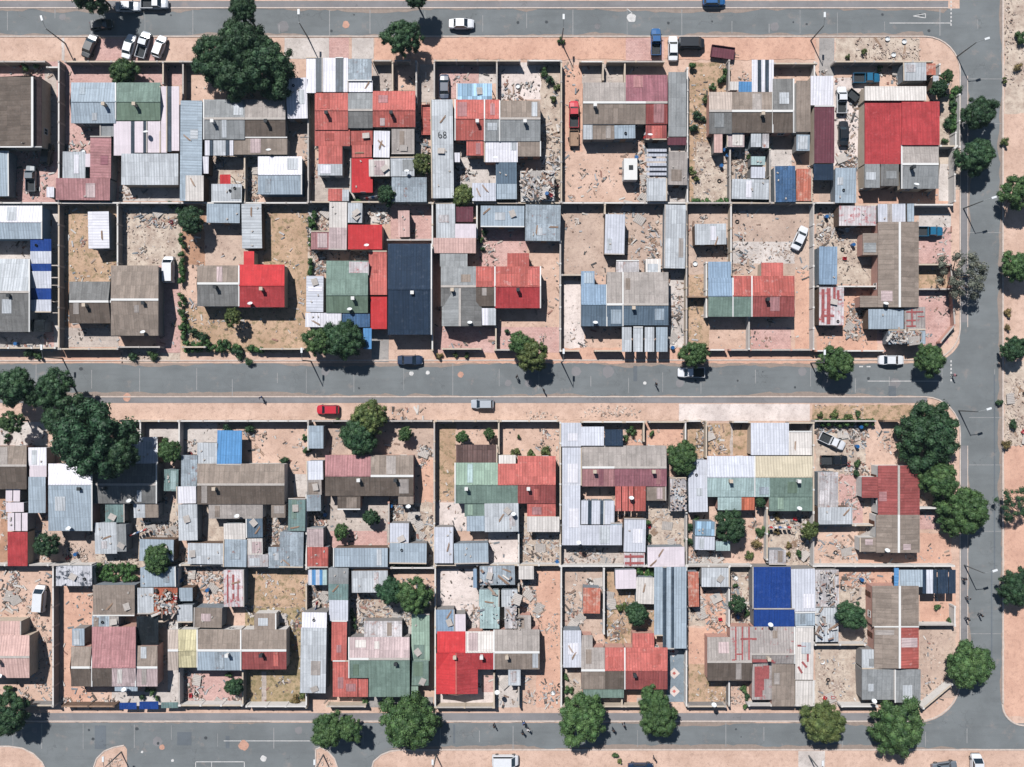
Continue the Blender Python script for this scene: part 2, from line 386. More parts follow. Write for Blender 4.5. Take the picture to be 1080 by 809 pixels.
def door(parent,base,x,y,axis,out=1,mat='door_wood'):
    f=MB(); k=MB(); d=.06*out; lo,hi=sorted((0,d))
    if axis=='x': f.box(x-.45,y+lo,0,x+.45,y+hi,2.02); k.box(x+.3,y+min(d,d*2),1.0,x+.38,y+max(d,d*2),1.1)
    else: f.box(x+lo,y-.45,0,x+hi,y+.45,2.02); k.box(x+min(d,d*2),y+.3,1.0,x+max(d,d*2),y+.38,1.1)
    o=local(f,base).build('door',mat,parent); local(k,base).build('handle','chrome',o)
NB=[0]
PLANES={}
def zat(root,x,y,h):
    for (x0,y0,x1,y1,zs) in PLANES.get(root.name,[]):
        if x0<=x<=x1 and y0<=y<=y1:
            u=(x-x0)/(x1-x0); v=(y1-y)/(y1-y0)
            return (zs[0]*(1-u)+zs[1]*u)*(1-v)+(zs[3]*(1-u)+zs[2]*u)*v+.005
    return h
def add_patch(root,base,x0,y0,x1,y1,zs,m,par,along):
    # an odd replacement sheet screwed over the old roof
    w,d=x1-x0,y1-y0
    if w<13 or d<11: return
    pw=min(w-3,R.choice([5,6,10,11])) ; pd=min(d-3,R.choice([8,12,15,20]))
    if along=='x': pw,pd=min(w-3,pd),min(d-3,pw)
    a=R.uniform(x0+1,x1-1-pw); b=R.uniform(y0+1,y1-1-pd)
    q=[]
    PL=(x0,y0,x1,y1,zs)
    for X,Y in ((a,b+pd),(a+pw,b+pd),(a+pw,b),(a,b)):
        u=(X-x0)/w; v=(y1-Y)/d; q.append((zs[0]*(1-u)+zs[1]*u)*(1-v)+(zs[3]*(1-u)+zs[2]*u)*v+.045)
    t=[Vector(W(X,Y,z)) for (X,Y),z in zip(((a,b+pd),(a+pw,b+pd),(a+pw,b),(a,b)),q)]
    mb=MB(); mb.hexa([p-Vector((0,0,.03)) for p in t],t,0,[((p.x,p.y) if along=='y' else (p.y,p.x)) for p in t])
    alt={'lg':['wr','mg','wh','tn'],'gb':['tn','mg','pk','lg'],'db':['gb','tn'],'dg':['mg','lg'],'mg':['lg','gb'],'tn':['pk','gb'],'bg':['lg','bw'],'bw':['lg','gb','wr'],'rs':['rk','rp'],'rk':['rs','pk'],'mx':['rp','rs'],'lv':['lg','wh'],'cm':['lg','pk'],'wh':['lg'],'pk':['tn','cm'],'wr':['gb','lg'],'mt':['bw','tl'],'gn':['sg','gd'],'sg':['gn','mt'],'tl':['mt','gn'],'rp':['pk','rm'],'rm':['rp','tn'],'lb':['bg'],'sb':['bg','lb'],'rl':['gb']}.get(m)
    if alt: local(mb,base).build('patch_sheet',MATS[R.choice(alt)],par)
BUILT=[]
def building(line):
    kind,desc,h,*secs=[s.strip() for s in line.split(';')]
    NB[0]+=1; jit=(NB[0]*37%11)*.012
    h=(float(h) if h else (2.6 if kind=='house' else 2.3))+jit+(.4 if kind in('shack','awning','carport') else .15 if kind in('garage','shed') else .1)
    P=[]
    for s in secs:
        a=s.split(); P.append((a[0],[float(v) for v in a[1:5]],a[5:]))
    X0=min(p[1][0] for p in P); Y0=min(p[1][1] for p in P); X1=max(p[1][2] for p in P); Y1=max(p[1][3] for p in P)
    cx,cy=(X0+X1)/2,(Y0+Y1)/2; base=W(cx,cy,h); base=(base[0],base[1],0)
    root=empty(kind.replace(' ','_'),base)
    walls=MB(); wm={'house':R.choice(['plaster_cream','plaster_white','plaster_pink','block_grey','plaster_cream']),'shack':R.choice(['tin_wall','timber_wall','block_grey','tin_wall']),
        'carport':'block_grey','pergola':'timber','garage':'plaster_cream','shed':'tin_wall','awning':'pole_metal'}.get(kind,'tin_wall')
    if desc.startswith('*'): wm='plaster_blue'; desc=desc[1:]
    openb=kind in('carport','pergola','awning')
    for i,(t,(x0,y0,x1,y1),a) in enumerate(P):
        if t=='g' or t=='v':
            r=float(a[0]); m1,m2=a[1],a[2]
            eh=h+(float(a[3]) if len(a)>3 else 0)
            if t=='g':
                rise=min(1.25,max(.35,.2*(y1-y0)/2*S)); zr=eh+rise
                pn,_=panel(x0,y0,x1,r,[zr,zr,eh,eh],m1,'y'); ps,_=panel(x0,r,x1,y1,[eh,eh,zr,zr],m2,'y')
                A,B=W(x0,r,zr+.03),W(x1,r,zr+.03)
            else:
                rise=min(1.25,max(.35,(float(a[4]) if len(a)>4 else .2)*(x1-x0)/2*S)); zr=eh+rise
                pn,_=panel(x0,y0,r,y1,[eh,zr,zr,eh],m1,'x'); ps,_=panel(r,y0,x1,y1,[zr,eh,eh,zr],m2,'x')
                A,B=W(r,y0,zr+.03),W(r,y1,zr+.03)
            ro=local(pn,base).build('roof',MATS[m1],root); rs_=local(ps,base).build('roof',MATS[m2],root)
            if t=='g': L2=[(x0,y0,x1,r,[zr,zr,eh,eh]),(x0,r,x1,y1,[eh,eh,zr,zr])]
            else: L2=[(x0,y0,r,y1,[eh,zr,zr,eh]),(r,y0,x1,y1,[zr,eh,eh,zr])]
            PLANES.setdefault(root.name,[]).extend(L2)
            for pl,mm,oo in zip(L2,(m1,m2),(ro,rs_)):
                if R.random()<.45: add_patch(root,base,*pl,mm,oo,'y' if t=='g' else 'x')
            cap=MB(); cap.bar(A,B,.36 if m1 in ASB else .2,.06)
            local(cap,base).build('ridge_cap',MATS['rs'] if m1=='rd' and t=='v' else 'white_paint' if m1 in ('gb','db','dg','tn','pt','pk','rm','mx') and R.random()<.75 else ('concrete' if m1 in ASB else MATS[m1]),ro)  # red porch cap is paler: its sunlit ridge line put into the colour
            if R.random()<.5:
                fb=MB(); e=R.choice([0,1])
                if t=='g': X=x1 if e else x0; q=[W(X,y0,eh+.03),W(X,r,zr+.03),W(X,y1,eh+.03)]
                else: Y=y1 if e else y0; q=[W(x0,Y,eh+.03),W(r,Y,zr+.03),W(x1,Y,eh+.03)]
                fb.bar(q[0],q[1],.2,.12); fb.bar(q[1],q[2],.2,.12); local(fb,base).build('bargeboard','white_paint',ro)
            # pentagon walls
            if t=='g':
                a0=W(x0,y1,eh-.09); b0=W(x1,y1,eh-.09); c0=W(x1,y0,eh-.09); d0=W(x0,y0,eh-.09); rw=W(x0,r,zr-.09); re=W(x1,r,zr-.09)
                I=.15
                sw=(a0[0]+I,a0[1]+I); se=(b0[0]-I,b0[1]+I); ne=(c0[0]-I,c0[1]-I); nw=(d0[0]+I,d0[1]-I); z=eh-.09
                walls.face([(sw[0],sw[1],-.05),(se[0],se[1],-.05),(se[0],se[1],z),(sw[0],sw[1],z)])
                walls.face([(ne[0],ne[1],-.05),(nw[0],nw[1],-.05),(nw[0],nw[1],z),(ne[0],ne[1],z)])
                walls.face([(se[0],se[1],-.05),(ne[0],ne[1],-.05),(ne[0],ne[1],z),(se[0],re[1],zr-.1),(se[0],se[1],z)])
                walls.face([(nw[0],nw[1],-.05),(sw[0],sw[1],-.05),(sw[0],sw[1],z),(nw[0],rw[1],zr-.1),(nw[0],nw[1],z)])
                if kind=='house' and (x1-x0)>14:
                    mx=(sw[0]+se[0])/2; q=(se[0]-sw[0])/4
                    if (x1-x0)>26:
                        window(root,base,mx-q,sw[1],'x',out=-1); window(root,base,mx+q,ne[1],'x',out=1); door(root,base,mx+q,sw[1],'x',-1)
                    else: window(root,base,mx,sw[1],'x',out=-1)
            else:
                a0=W(x0,y1,eh); b0=W(x1,y1,eh); c0=W(x1,y0,eh); d0=W(x0,y0,eh); rn=W(r,y0,zr); I=.15; z=eh-.09
                sw=(a0[0]+I,a0[1]+I); se=(b0[0]-I,b0[1]+I); ne=(c0[0]-I,c0[1]-I); nw=(d0[0]+I,d0[1]-I)
                walls.face([(sw[0],sw[1],-.05),(se[0],se[1],-.05),(se[0],se[1],z),(rn[0],sw[1],zr-.1),(sw[0],sw[1],z)])
                walls.face([(ne[0],ne[1],-.05),(nw[0],nw[1],-.05),(nw[0],nw[1],z),(rn[0],ne[1],zr-.1),(ne[0],ne[1],z)])
                walls.face([(se[0],se[1],-.05),(ne[0],ne[1],-.05),(ne[0],ne[1],z),(se[0],se[1],z)])
                walls.face([(nw[0],nw[1],-.05),(sw[0],sw[1],-.05),(sw[0],sw[1],z),(nw[0],nw[1],z)])
                if kind=='house':
                    my=(se[1]+ne[1])/2; q=(ne[1]-se[1])/4
                    if px_side(x1): window(root,base,se[0],my-q,'y',out=1)
                    if (y1-y0)>35: window(root,base,sw[0],my-q,'y',out=-1); door(root,base,sw[0],my+q,'y',-1); window(root,base,(sw[0]+se[0])/2,sw[1],'x',out=-1)
        else:
            m=a[0]; d=a[1] if len(a)>1 else 's'; hh=h+(float(a[2]) if len(a)>2 else (-.1-.02*(i%5) if kind=='house' else .015*(i%4)))
            span=(y1-y0 if d in'ns' else x1-x0)*S; drop=min(.5,.07*span+.08); lo=hh-drop
            zs={'s':[lo,lo,hh,hh],'n':[hh,hh,lo,lo],'e':[hh,lo,lo,hh],'w':[lo,hh,hh,lo]}[d]
            pm,_=panel(x0,y0,x1,y1,zs,m,'y' if d in'ns' else 'x')
            po=local(pm,base).build('roof' if not m=='sk' else 'skylight_panel',MATS[m],root)
            c=corner_rect(x0,y0,x1,y1,zs); PLANES.setdefault(root.name,[]).append((x0,y0,x1,y1,zs))
            if R.random()<.6 and kind in('shack','house'): add_patch(root,base,x0,y0,x1,y1,zs,m,po,'y' if d in'ns' else 'x')
            if (x1-x0)*(y1-y0)>250 and R.random()<.4:
                fb=MB(); e=R.choice([(0,3),(1,2),(0,1),(3,2)]); fb.bar(c[e[0]]+Vector((0,0,.04)),c[e[1]]+Vector((0,0,.04)),.18,.12); local(fb,base).build('fascia',R.choice(['white_paint','plaster_cream','concrete']),po)
            if openb:
                for q in c:
                    qx=q.x+math.copysign(.12,base[0]-q.x) if abs(base[0]-q.x)>.3 else q.x
                    pb=MB(); pb.box(q.x-.05,q.y-.05,-.05,q.x+.05,q.y+.05,q.z-.08)
                    ctr=(c[0]+c[2])/2; sx=math.copysign(.15,ctr.x-q.x); sy=math.copysign(.15,ctr.y-q.y)
                    pb.v=[(x+sx,y+sy,z) for x,y,z in pb.v]
                    if x1-x0>9 and y1-y0>9: local(pb,base).build('post','pole_metal' if kind!='pergola' else 'timber',root)
            else:
                prism_walls(walls,[(p.x,p.y) for p in c],[p.z-.09 for p in c],.1)
                if x1-x0>14 and y1-y0>9 and m!='sk':
                    mx=(c[0].x+c[1].x)/2; yb=c[0].y+.1
                    if kind!='garage' and R.random()<.7: door(root,base,mx+.5*(R.random()-.5),yb,'x',-1,R.choice(['door_wood','tin_wall','timber']))
                    if R.random()<.5: window(root,base,mx-1.2,yb,'x',w=.7,h=.6,z=1.1,out=-1)
    if walls.f: local(walls,base).build('wall',wm,root)
    if kind=='house':
        gs=[p for p in P if p[0]=='g']
        for (t,(x0,y0,x1,y1),a) in gs:
            if x1-x0<30: continue
            r=float(a[0]); ch=MB(); zc=h+.9
            for _ in range(R.choice([1,1,2])):
                fx=x0+(x1-x0)*R.uniform(.2,.8); p=W(fx,r+4,h+.7); ch.box(p[0]-.22,p[1]-.22,h+.3,p[0]+.22,p[1]+.22,h+1.5)
                ch.box(p[0]-.28,p[1]-.28,h+1.5,p[0]+.28,p[1]+.28,h+1.58)
                break
            ro=[c for c in root.children if c.name.startswith('roof')]
            local(ch,base).build('chimney',R.choice(['plaster_cream','white_paint','dark_frame']),ro[1])
    if kind in('shack','awning'): root.rotation_euler=(0,0,math.radians(R.uniform(-1.3,1.3)))
    if not desc:
        big=max(P,key=lambda p:(p[1][2]-p[1][0])*(p[1][3]-p[1][1])); m=big[2][1] if big[0] in'gv' else big[2][0]
        w,d_=X1-X0,Y1-Y0; ar=w*d_
        size='long narrow ' if max(w,d_)/max(1,min(w,d_))>2.3 else 'tiny ' if ar<260 else 'small ' if ar<520 else 'large ' if ar>1400 else ''
        desc=size+ROOF[m][0]+' roofed '+kind if kind=='house' else size+ROOF[m][0]+' '+kind
    tag(root,desc,kind,cx,cy,{'house':'township houses','shack':'backyard shacks','carport':'carports and roofed yards'}.get(kind))
    BUILT.append((root,kind,(X0,Y0,X1,Y1),h,desc,P))
    return root
def px_side(x): return x<540
BUILDINGS='''
house;brown tiled house with mauve eastern slope;2.8;v -28 81 44 155 34 db bm
awning;orange striped lean-to awning;2.0;p 14 80 31 88 or n
shack;;2.2;p -20 159 9 207 bg s
shack;;1.9;p 49 197 57 208 wh s
house;half blue-grey half green roofed house;;g 75 87 122 130 107 bg bg;g 122 87 169 127 107 gn gd;p 106 109 121 144 mg s
carport;large pinkish white roofed yard with dark strips;2.35;p 120 128 138 164 wp s;p 138 128 142 164 sk s;p 142 128 151 161 wp s;p 151 128 155 161 sk s;p 155 128 169 161 wp s;p 169 91 176 161 wp s .1;p 176 91 181 160 sk s .1;p 181 91 189 159 wp s .1
garage;wide flat grey garage below the white roofed yard;2.6;p 128 162 188 195 lg s
shack;long blue-grey lean-to;2.4;p 190 106 213 185 bg e;p 190 185 196 212 bg s;p 196 185 215 212 cm s
house;blue-grey and tan roofed house under the giant tree;;g 215 105 258 147 125 mg mg;g 258 105 301 144 125 tn db;p 246 145 303 163 gb s
carport;white and dark striped porch;2.2;p 216 148 221 164 wh s;p 221 148 225 164 sk s;p 225 148 238 164 lg s;p 238 148 242 164 sk s;p 242 148 246 164 wh s
shack;white ribbed roof beside the giant tree;2.6;p 302 82 324 125 wh s
shed;*white and blue-grey gabled garage;2.5;g 272 165 318 205 184 wh bg
shack;worn pale grey sheet shack;2.1;p 223 194 255 213 lg s
shack;;2;p 206 165 220 183 wh s
awning;small red tarpaulin tent;1.7;p 232 184 243 194 rd s
shack;dusty pink L-shaped shack;2.2;p 59 188 116 211 rp s;p 95 144 117 188 rp e;p 66 160 90 188 lg s;p 90 162 95 176 wp s
carport;white porch roof with two dark strips;2.5;p 323 61 333 98 wh n;p 333 61 340 97 sk n;p 340 61 354 97 wh n;p 354 61 362 97 sk n;p 362 61 367 97 wh n;p 367 62 392 85 bw n;p 367 85 393 97 wh n
house;house with long stepped salmon red roofs;;g 332 97 367 137 116 rs rs;g 367 97 393 135 116 mg dg;g 393 96 438 134 116 rs rk;p 332 137 369 154 rs s;p 336 154 361 173 rs s -.3;p 335 173 361 185 lg s -.4
shack;small red shack with square skylight;2.2;p 370 138 393 153 rk s;p 371 153 392 166 rs s
shack;;2.3;p 394 138 411 166 wh s
shack;;2.25;p 413 136 437 162 tn s
shack;bright red yard roof;2;p 370 167 393 203 rd s
shack;;2.4;p 389 168 411 186 cm s
shack;;2.3;p 412 166 437 186 lg s
shack;;2.4;p 413 187 450 213 bw s
shack;flat red and grey outbuilding;2.1;p 346 199 361 212 rs s;p 361 200 368 212 lg s
shack;long pale roof painted with the number 68;2.7;p 455 105 478 209 lg s
carport;blue and white corrugated porch;2.2;p 482 88 519 105 ls n
house;half salmon red half grey roofed house;;g 480 105 511 148 125 rs rk;g 511 105 527 149 125 rs mg;g 527 106 570 149 125 gb mg;p 492 148 510 164 rs s;p 511 149 546 171 wh s;p 546 149 570 165 gb s
shack;;2;p 479 161 485 171 wh s
shack;;2.5;p 523 171 545 210 sb s;p 524 194 545 210 bg s -.15
shack;;2.4;p 498 193 523 212 lv s
shack;flat pale roof heaped with scrap;2;p 549 180 585 212 cm s
house;house with long pinkish-red speckled north roof;;g 615 87 660 131 108 tn gb;g 660 79 681 131 108 rm gb;g 681 79 704 131 108 rm mx;p 681 131 703 147 mx s;p 625 131 648 147 gb s;p 615 131 625 147 lg s
shack;;2.2;p 648 132 670 146 bg s
garage;long narrow tiled grey outbuilding;2.7;p 705 76 724 144 mg s
awning;maroon awning;2.2;p 704 145 724 153 mr s
shack;;2.4;p 705 160 725 195 tn s
carport;white slatted roof with dark gaps;2.4;p 682 157 703 160 lv s;p 682 162 703 165 lv s;p 682 167 703 170 lv s;p 682 172 703 175 lv s;p 682 177 703 180 lv s;p 682 182 703 185 lv s;p 682 188 703 212 lg s
house;brown-grey house with white parapets;;g 748 97 772 141 117 pt dg;g 772 97 815 140 117 gb db;g 815 83 837 140 117 dg db
house;narrow brown annex with white parapet;2.7;p 840 85 855 139 gb s
shack;;2.2;p 840 142 854 159 bg s
carport;white carport with dark skylight strips;2.4;p 793 63 799 97 wh s;p 799 63 803 97 sk s;p 803 63 807 97 wh s;p 807 63 811 97 sk s;p 811 63 816 97 wh s
awning;blue tarpaulin lean-to;2.1;p 779 86 793 97 bl s
shack;;2;p 770 86 779 95 cm s
shack;small faded pink porch;2.2;p 753 141 762 161 sm s
shack;weathered board lean-to;2.1;p 767 135 785 155 pk s
shack;;2.15;p 792 141 803 155 lg s
shack;;2.1;p 804 141 811 156 wr s
shack;;2.3;p 772 189 811 210 lg s
shack;;2.1;p 792 165 807 174 mt s;p 792 176 807 188 lv s
shack;long faded steel blue shack;2.3;p 817 175 839 213 bf s
shack;pinkish rust patched yard roof;1.8;p 840 178 856 212 rt s
garage;white and maroon long garage;2.7;p 855 80 879 111 wh s;p 859 112 880 172 mr s
awning;dark blue awning;2.2;p 858 173 879 190 nv s
house;large crimson red roofed house;3.0;p 912 106 951 173 cr n;p 951 107 991 153 cr n .1;p 912 91 977 106 cm n -.2;p 912 173 928 198 mg s -.1;p 929 173 948 196 dg s -.12;g 951 153 990 199 173 tn mg -.2
shack;;2.2;p 953 66 977 85 lg s
shack;;2.1;p 977 67 987 79 rt s;p 984 80 990 92 lg e
shack;blue-grey ribbed shack;2.3;p 881 177 903 214 bg s
shed;*white and blue gabled house;2.7;g -25 217 44 252 234 wh bg
carport;royal blue and white striped long roof;2.4;p 32 252 54 265 br s;p 32 265 54 278 lv s;p 32 278 54 286 br s;p 32 286 54 304 lv s;p 32 304 54 316 br s;p 32 316 54 329 lv s
house;grey patched roofed house;;g -28 273 31 350 308 lg dg
shack;;2;p 33 337 47 350 tk s
shack;small white ribbed shed;2.3;p 93 223 115 262 wh e
house;dark grey house with offset brown-grey half;;g 73 297 117 341 318 dg db;g 117 280 167 354 316 gb gb
shack;;2.2;p 218 215 253 235 bg s
shack;;2.3;p 255 215 276 262 lg e
house;half grey half bright red roofed house;;g 208 280 252 323 299 gb dg;g 252 279 300 324 301 rd cr;p 257 265 268 279 rd n
shack;pale pink striped long shack;2.3;p 347 213 366 240 cm s;p 347 240 366 263 pk s
shack;;2.1;p 328 244 347 263 rp s
shack;;2.2;p 367 214 382 235 lg s
house;bright red square roofed house;2.6;p 367 237 403 263 rd s
shack;narrow white ribbed shack;2.3;p 323 291 341 329 lv e
house;sage green roofed house;;g 344 275 388 330 311 gn gd
shack;white shack with pink streak;2.9;p 368 276 389 290 rw s
house;narrow salmon red house between green and navy roofs;2.7;p 389 265 408 311 rs n;p 391 313 408 347 rd s -.15
shack;white porch behind the corner tree;2.3;p 322 330 360 345 wh s
awning;blue tarpaulin canopy;2.3;p 361 331 390 345 bf s;p 383 346 392 368 bl s
house;large navy blue roofed house;3.0;g 409 257 455 353 305 nv nv
shack;;1.9;p 420 222 432 250 sm s
house;grey hipped house with red eastern half;;g 465 281 502 323 302 mg dg;g 502 281 522 323 302 rk db;g 522 281 570 325 302 rk cr;p 464 266 493 281 mg n;v 466 304 508 344 485 mg dg -.1 .3;p 508 325 515 343 wh s;p 515 325 523 343 lg s;p 535 267 558 282 rk n
shack;;2.3;p 507 217 553 239 bg s
shack;;2.4;p 554 216 591 254 bw s
shack;;2.2;p 460 215 480 251 lg s
pergola;dark red slatted rack;2;p 480 218 499 234 mr s
shack;pinkish white flat roof;2.3;p 457 251 502 267 sm s;p 480 236 502 251 wp s
shack;plain white long shack;2.4;p 638 226 659 268 lv s
shack;long narrow pale grey shack;2.4;p 701 216 723 283 lg s
house;blue roofed house with tan half;;g 613 300 640 344 321 lb sb;g 640 287 657 344 321 tn sb;g 657 287 705 343 321 tn sb;p 613 286 627 300 lb n;p 650 275 674 300 wr n -.4;p 681 273 696 298 cm n -.45
carport;white ribbed carport with dark gaps;2.3;p 656 345 666 371 lg s;p 668 345 678 371 lg s;p 680 345 690 371 lg s;p 692 345 704 371 bg s
shack;;2.3;p 733 236 766 258 lg s
house;pale blue, green and dusty red roofed house;;g 747 293 773 334 312 lb gn;g 773 291 793 334 312 rk gn;g 793 291 838 334 312 rk mx;p 747 276 771 293 lb n;p 803 277 826 291 rs n
shack;;2.3;p 864 260 883 300 lb s
shack;red streaked white shack;2.4;p 864 303 890 343 rw s
house;long brown roofed house;2.7;v 926 234 969 324 949 gb gb;p 910 246 926 269 gb w;p 907 312 926 324 gb w
shack;;2.3;p 916 326 953 347 bg s
shack;pale shack with dark red lines;2.25;p 954 324 976 347 rl s;p 937 348 976 363 bg s
shack;rust stained white shack;2.3;p 885 217 924 238 rw s
shack;pale grey shack with a tan strip;2.2;p 926 215 936 234 lv s;p 936 215 941 234 tn s;p 941 215 955 234 lv s;p 957 215 964 234 bg s
house;tan-brown roofed house;;g -28 470 28 516 491 gb db
shack;pinkish white and blue-grey stepped shack;2.5;p 30 472 49 491 wh n;p 31 491 49 503 wp s;p 30 503 48 541 bg s -.1
shack;white two-strip roof;2.1;p 6 510 13 529 wp s;p 14 510 21 529 wp s
shack;;2;p 6 530 25 540 wp s
shack;three-strip white roof;2.2;p 8 541 15 560 wp s;p 16 541 22 560 wp s;p 23 541 29 560 wp s
garage;small crimson garage;2.3;p 8 561 29 597 cr s
house;large white and blue-grey roofed house by the big tree;2.9;g 51 489 97 560 511 wh bg
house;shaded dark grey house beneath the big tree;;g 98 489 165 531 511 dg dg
shack;white roof dappled by the big tree;2.3;p 137 461 166 489 lv n
shack;;2.3;p 100 551 123 584 lg s;p 123 553 133 582 mg s
shack;;2.1;p 111 531 131 551 tl s
shack;;2.1;p 141 531 153 546 lg s;p 153 531 167 546 gb s
shack;;2.3;p 147 569 183 592 bg s
shack;;2.3;p 148 598 185 619 bg s
shack;;2.1;p 173 495 188 518 tl s
shack;;2.2;p 191 480 208 513 bw s
shack;;2.3;p 187 513 207 531 wh s;p 188 532 208 570 lg s
shack;;2.3;p 208 467 229 490 lg s
house;long brown roofed double house;;g 208 489 300 532 511 gb db;p 220 532 277 547 tn s;p 286 532 301 546 gb s
awning;bright blue tarpaulin roof;2.4;p 229 454 255 490 bl n
shack;;2.2;p 236 552 259 569 cm s
shack;;2.3;p 260 547 277 567 sb s
shack;;2.25;p 198 573 236 595 lg s
shack;;2.3;p 236 569 260 598 bg s
shack;cream and white patched shack;2.2;p 261 568 277 585 cm s;p 261 585 283 598 wr s
shack;;2.15;p 283 577 300 599 bw s
shack;sage green shack beside the lane;2.3;p 304 526 322 560 tl s
shack;;2.35;p 295 561 320 598 bw s
shack;white then tan narrow stepped shack;2.4;p 324 486 341 506 lv n;p 324 506 339 522 tn s;p 323 522 338 539 bw s
shack;pale blue shack on the verge side of its yard;2.2;p 325 449 341 473 bg s
house;brown house with pink faded corner;;g 343 480 391 523 502 rp db;g 391 480 436 523 502 gb db;p 356 523 380 537 db s;p 420 523 436 532 gb s
shack;long flat blue-grey outbuilding;2.4;p 352 578 409 598 bg s
shack;salmon ribbed shack;2.3;p 324 577 346 598 rk s;p 324 557 341 577 pk s
shack;;2.35;p 411 552 431 573 lv s;p 411 573 450 594 bg s
house;green and red roofed double house;;g 480 488 525 531 511 sg gn;g 525 489 546 531 511 rs gn;g 546 481 586 531 511 rs mx;p 556 531 586 545 rs s;p 490 531 513 545 gn s;p 526 480 544 489 cm n
pergola;dark brown slatted pergola;2.3;p 481 469 524 488 wd n
shack;;2.5;p 511 531 547 561 lg s;p 492 544 511 560 bg s -.1
shack;;2.4;p 458 556 478 594 lv s
shack;;2.35;p 479 573 515 594 bg s
carport;cream porch roof;2.3;p 556 545 590 561 cm s
house;long lavender-white flat roof wrapping a house;2.8;p 592 446 613 471 lv s;p 593 472 613 512 lv s;p 593 512 612 575 lv s;p 612 554 656 575 lv s
house;tan roofed house inside the white wraparound roof;;g 614 470 648 513 493 tn rp;g 648 470 703 513 493 tn rm;p 682 513 702 528 gb s
carport;white roof with navy square;2.6;p 613 450 637 470 lv n;p 638 453 657 470 nv n
carport;red corrugated porch with dark ribs;2.4;p 649 513 655 539 rs s;p 656 513 662 539 rs s;p 663 513 668 539 rs s;p 669 513 681 539 rk s
shack;striped white and dark roof;2.3;p 613 528 620 553 lv s;p 620 528 624 553 sk s;p 624 528 633 553 lv s;p 633 528 637 553 sk s;p 637 528 648 553 lv s
shack;;2.35;p 658 547 681 582 lv s;p 644 552 656 575 bg s
pergola;red framed scrap rack;2.0;p 658 583 680 597 rw s
shack;;2.2;p 707 504 724 539 wr s
shack;pale ribbed long shack beside the round tree;2.3;p 726 485 746 540 lv s
shack;;2.3;p 683 577 722 598 wp s
house;mint, cream and green roofed double house;;g 746 481 796 524 503 lv mt;g 796 481 812 524 503 cy mt;g 812 481 857 524 503 cy gn;p 757 524 782 538 mt s;p 782 524 796 538 or s;p 811 524 857 539 gn s
garage;white carport roof with two blue skylights;2.5;p 792 446 832 480 lv n
carport;pale grey patio roof;2.1;p 832 455 856 480 cm n
shack;;2.2;p 733 550 754 565 ls s;p 733 566 754 580 lv s
shack;;2.1;p 755 571 770 581 mt s
shack;;2.1;p 811 580 829 595 wr s
house;maroon and brown roofed long house;2.7;v 926 491 970 543 948 mx mx;v 924 543 970 583 948 gb gb;p 909 503 926 525 mx w;p 907 567 924 582 gb w
shack;pinkish ribbed sheet roof beside the maroon house;2.2;p 863 498 884 535 wr s
shack;;2.25;p 863 535 899 553 lg s
house;pale salmon gabled house;2.8;g -25 670 31 715 693 sm sm;p -25 655 22 671 sm n
shack;white and navy patched roof;2.3;p 59 597 97 618 wn s
shack;brown weathered flat roof with white border;2.4;p 98 617 142 649 gb s
shack;;2.0;p 76 663 89 681 bg s
shack;;2.3;p 97 650 115 663 bw s;p 115 650 125 663 tn s
house;house patched in pink, brown and pale roofing;;g 75 682 97 724 704 gb db;g 97 661 118 724 704 rp db;g 118 661 143 724 704 rp pk;g 143 681 166 724 704 gb pk;p 121 724 145 729 bg s
shack;;2.3;p 145 620 162 647 lg s
shack;orange scrap covered roof;2.1;p 162 620 187 648 or s
awning;black tarpaulin heap;1.9;p 144 650 167 681 tk s
shack;;2.1;p 189 620 203 634 bg s
shack;;2.15;p 187 638 203 656 lg s
house;brown house with yellow end and blue-grey front;;g 177 664 188 707 686 pt pt;g 188 664 208 704 686 yl yl;g 208 664 254 707 686 gb bg;g 254 664 302 706 686 gb mx;p 268 647 291 664 gb n
shack;small grey-brown gabled shed;2.5;p 205 641 234 662 gb s
shack;white shack with red speckles;2.3;p 236 601 257 640 rw s
shack;long tall pale grey warehouse-like shack;3.3;p 318 646 344 662 wh n;p 317 662 344 731 lg s
shack;blue and white striped narrow roof;2.2;p 325 601 329 617 lv s;p 329 601 333 617 bl s;p 333 601 337 617 lv s;p 337 601 340 617 bl s;p 340 601 345 617 mt s
shack;long stepped grey, blue and salmon shack;2.4;p 346 599 367 616 mg s;p 346 616 367 633 tl s;p 347 633 367 655 lv s;p 350 655 366 697 rs s
house;square pink roofed house with darker patch;2.6;p 351 697 364 735 rs s;p 364 697 377 717 rk s .06;p 364 717 377 735 rs s;p 377 697 388 735 rs s
shack;;2.4;p 371 602 409 625 lg s
house;pale pink and green roofed house;;g 368 672 389 715 695 pk gn;g 389 672 432 735 695 pk gn;p 384 655 424 672 wr n
shack;long green corrugated shack;2.4;p 434 648 453 697 sg s;p 434 697 452 723 gn s
shack;;2;p 433 724 441 732 sg s
shack;;2.4;p 506 597 543 617 bw s
shack;;2.2;p 547 597 563 611 cm s
shack;;2.1;p 499 600 503 620 lb s
shack;mint patchwork roof with scrap;2.3;p 505 622 526 640 mt s;p 506 640 527 663 mt s
shack;;2.2;p 529 622 546 640 lg s;p 532 640 545 663 wr s
shack;light blue shack with barred skylight;2.4;p 460 643 479 668 lb s;p 480 648 491 666 wp s
house;bright red hipped house;;g 461 666 491 706 688 rd rd;g 491 666 521 706 688 cm cr;g 521 664 569 706 688 tn gb;v 460 689 504 732 481 rd cr -.1 .3;p 546 649 560 664 tn n
shack;;2.1;p 536 705 549 723 lg s
house;lavender and tan roofed house with red half;;g 613 683 638 727 707 tn gb;g 638 683 659 727 707 rs db;g 659 683 704 727 707 rs mx;p 613 670 625 683 tn n;p 667 668 690 683 rs n;p 615 727 658 736 gn s
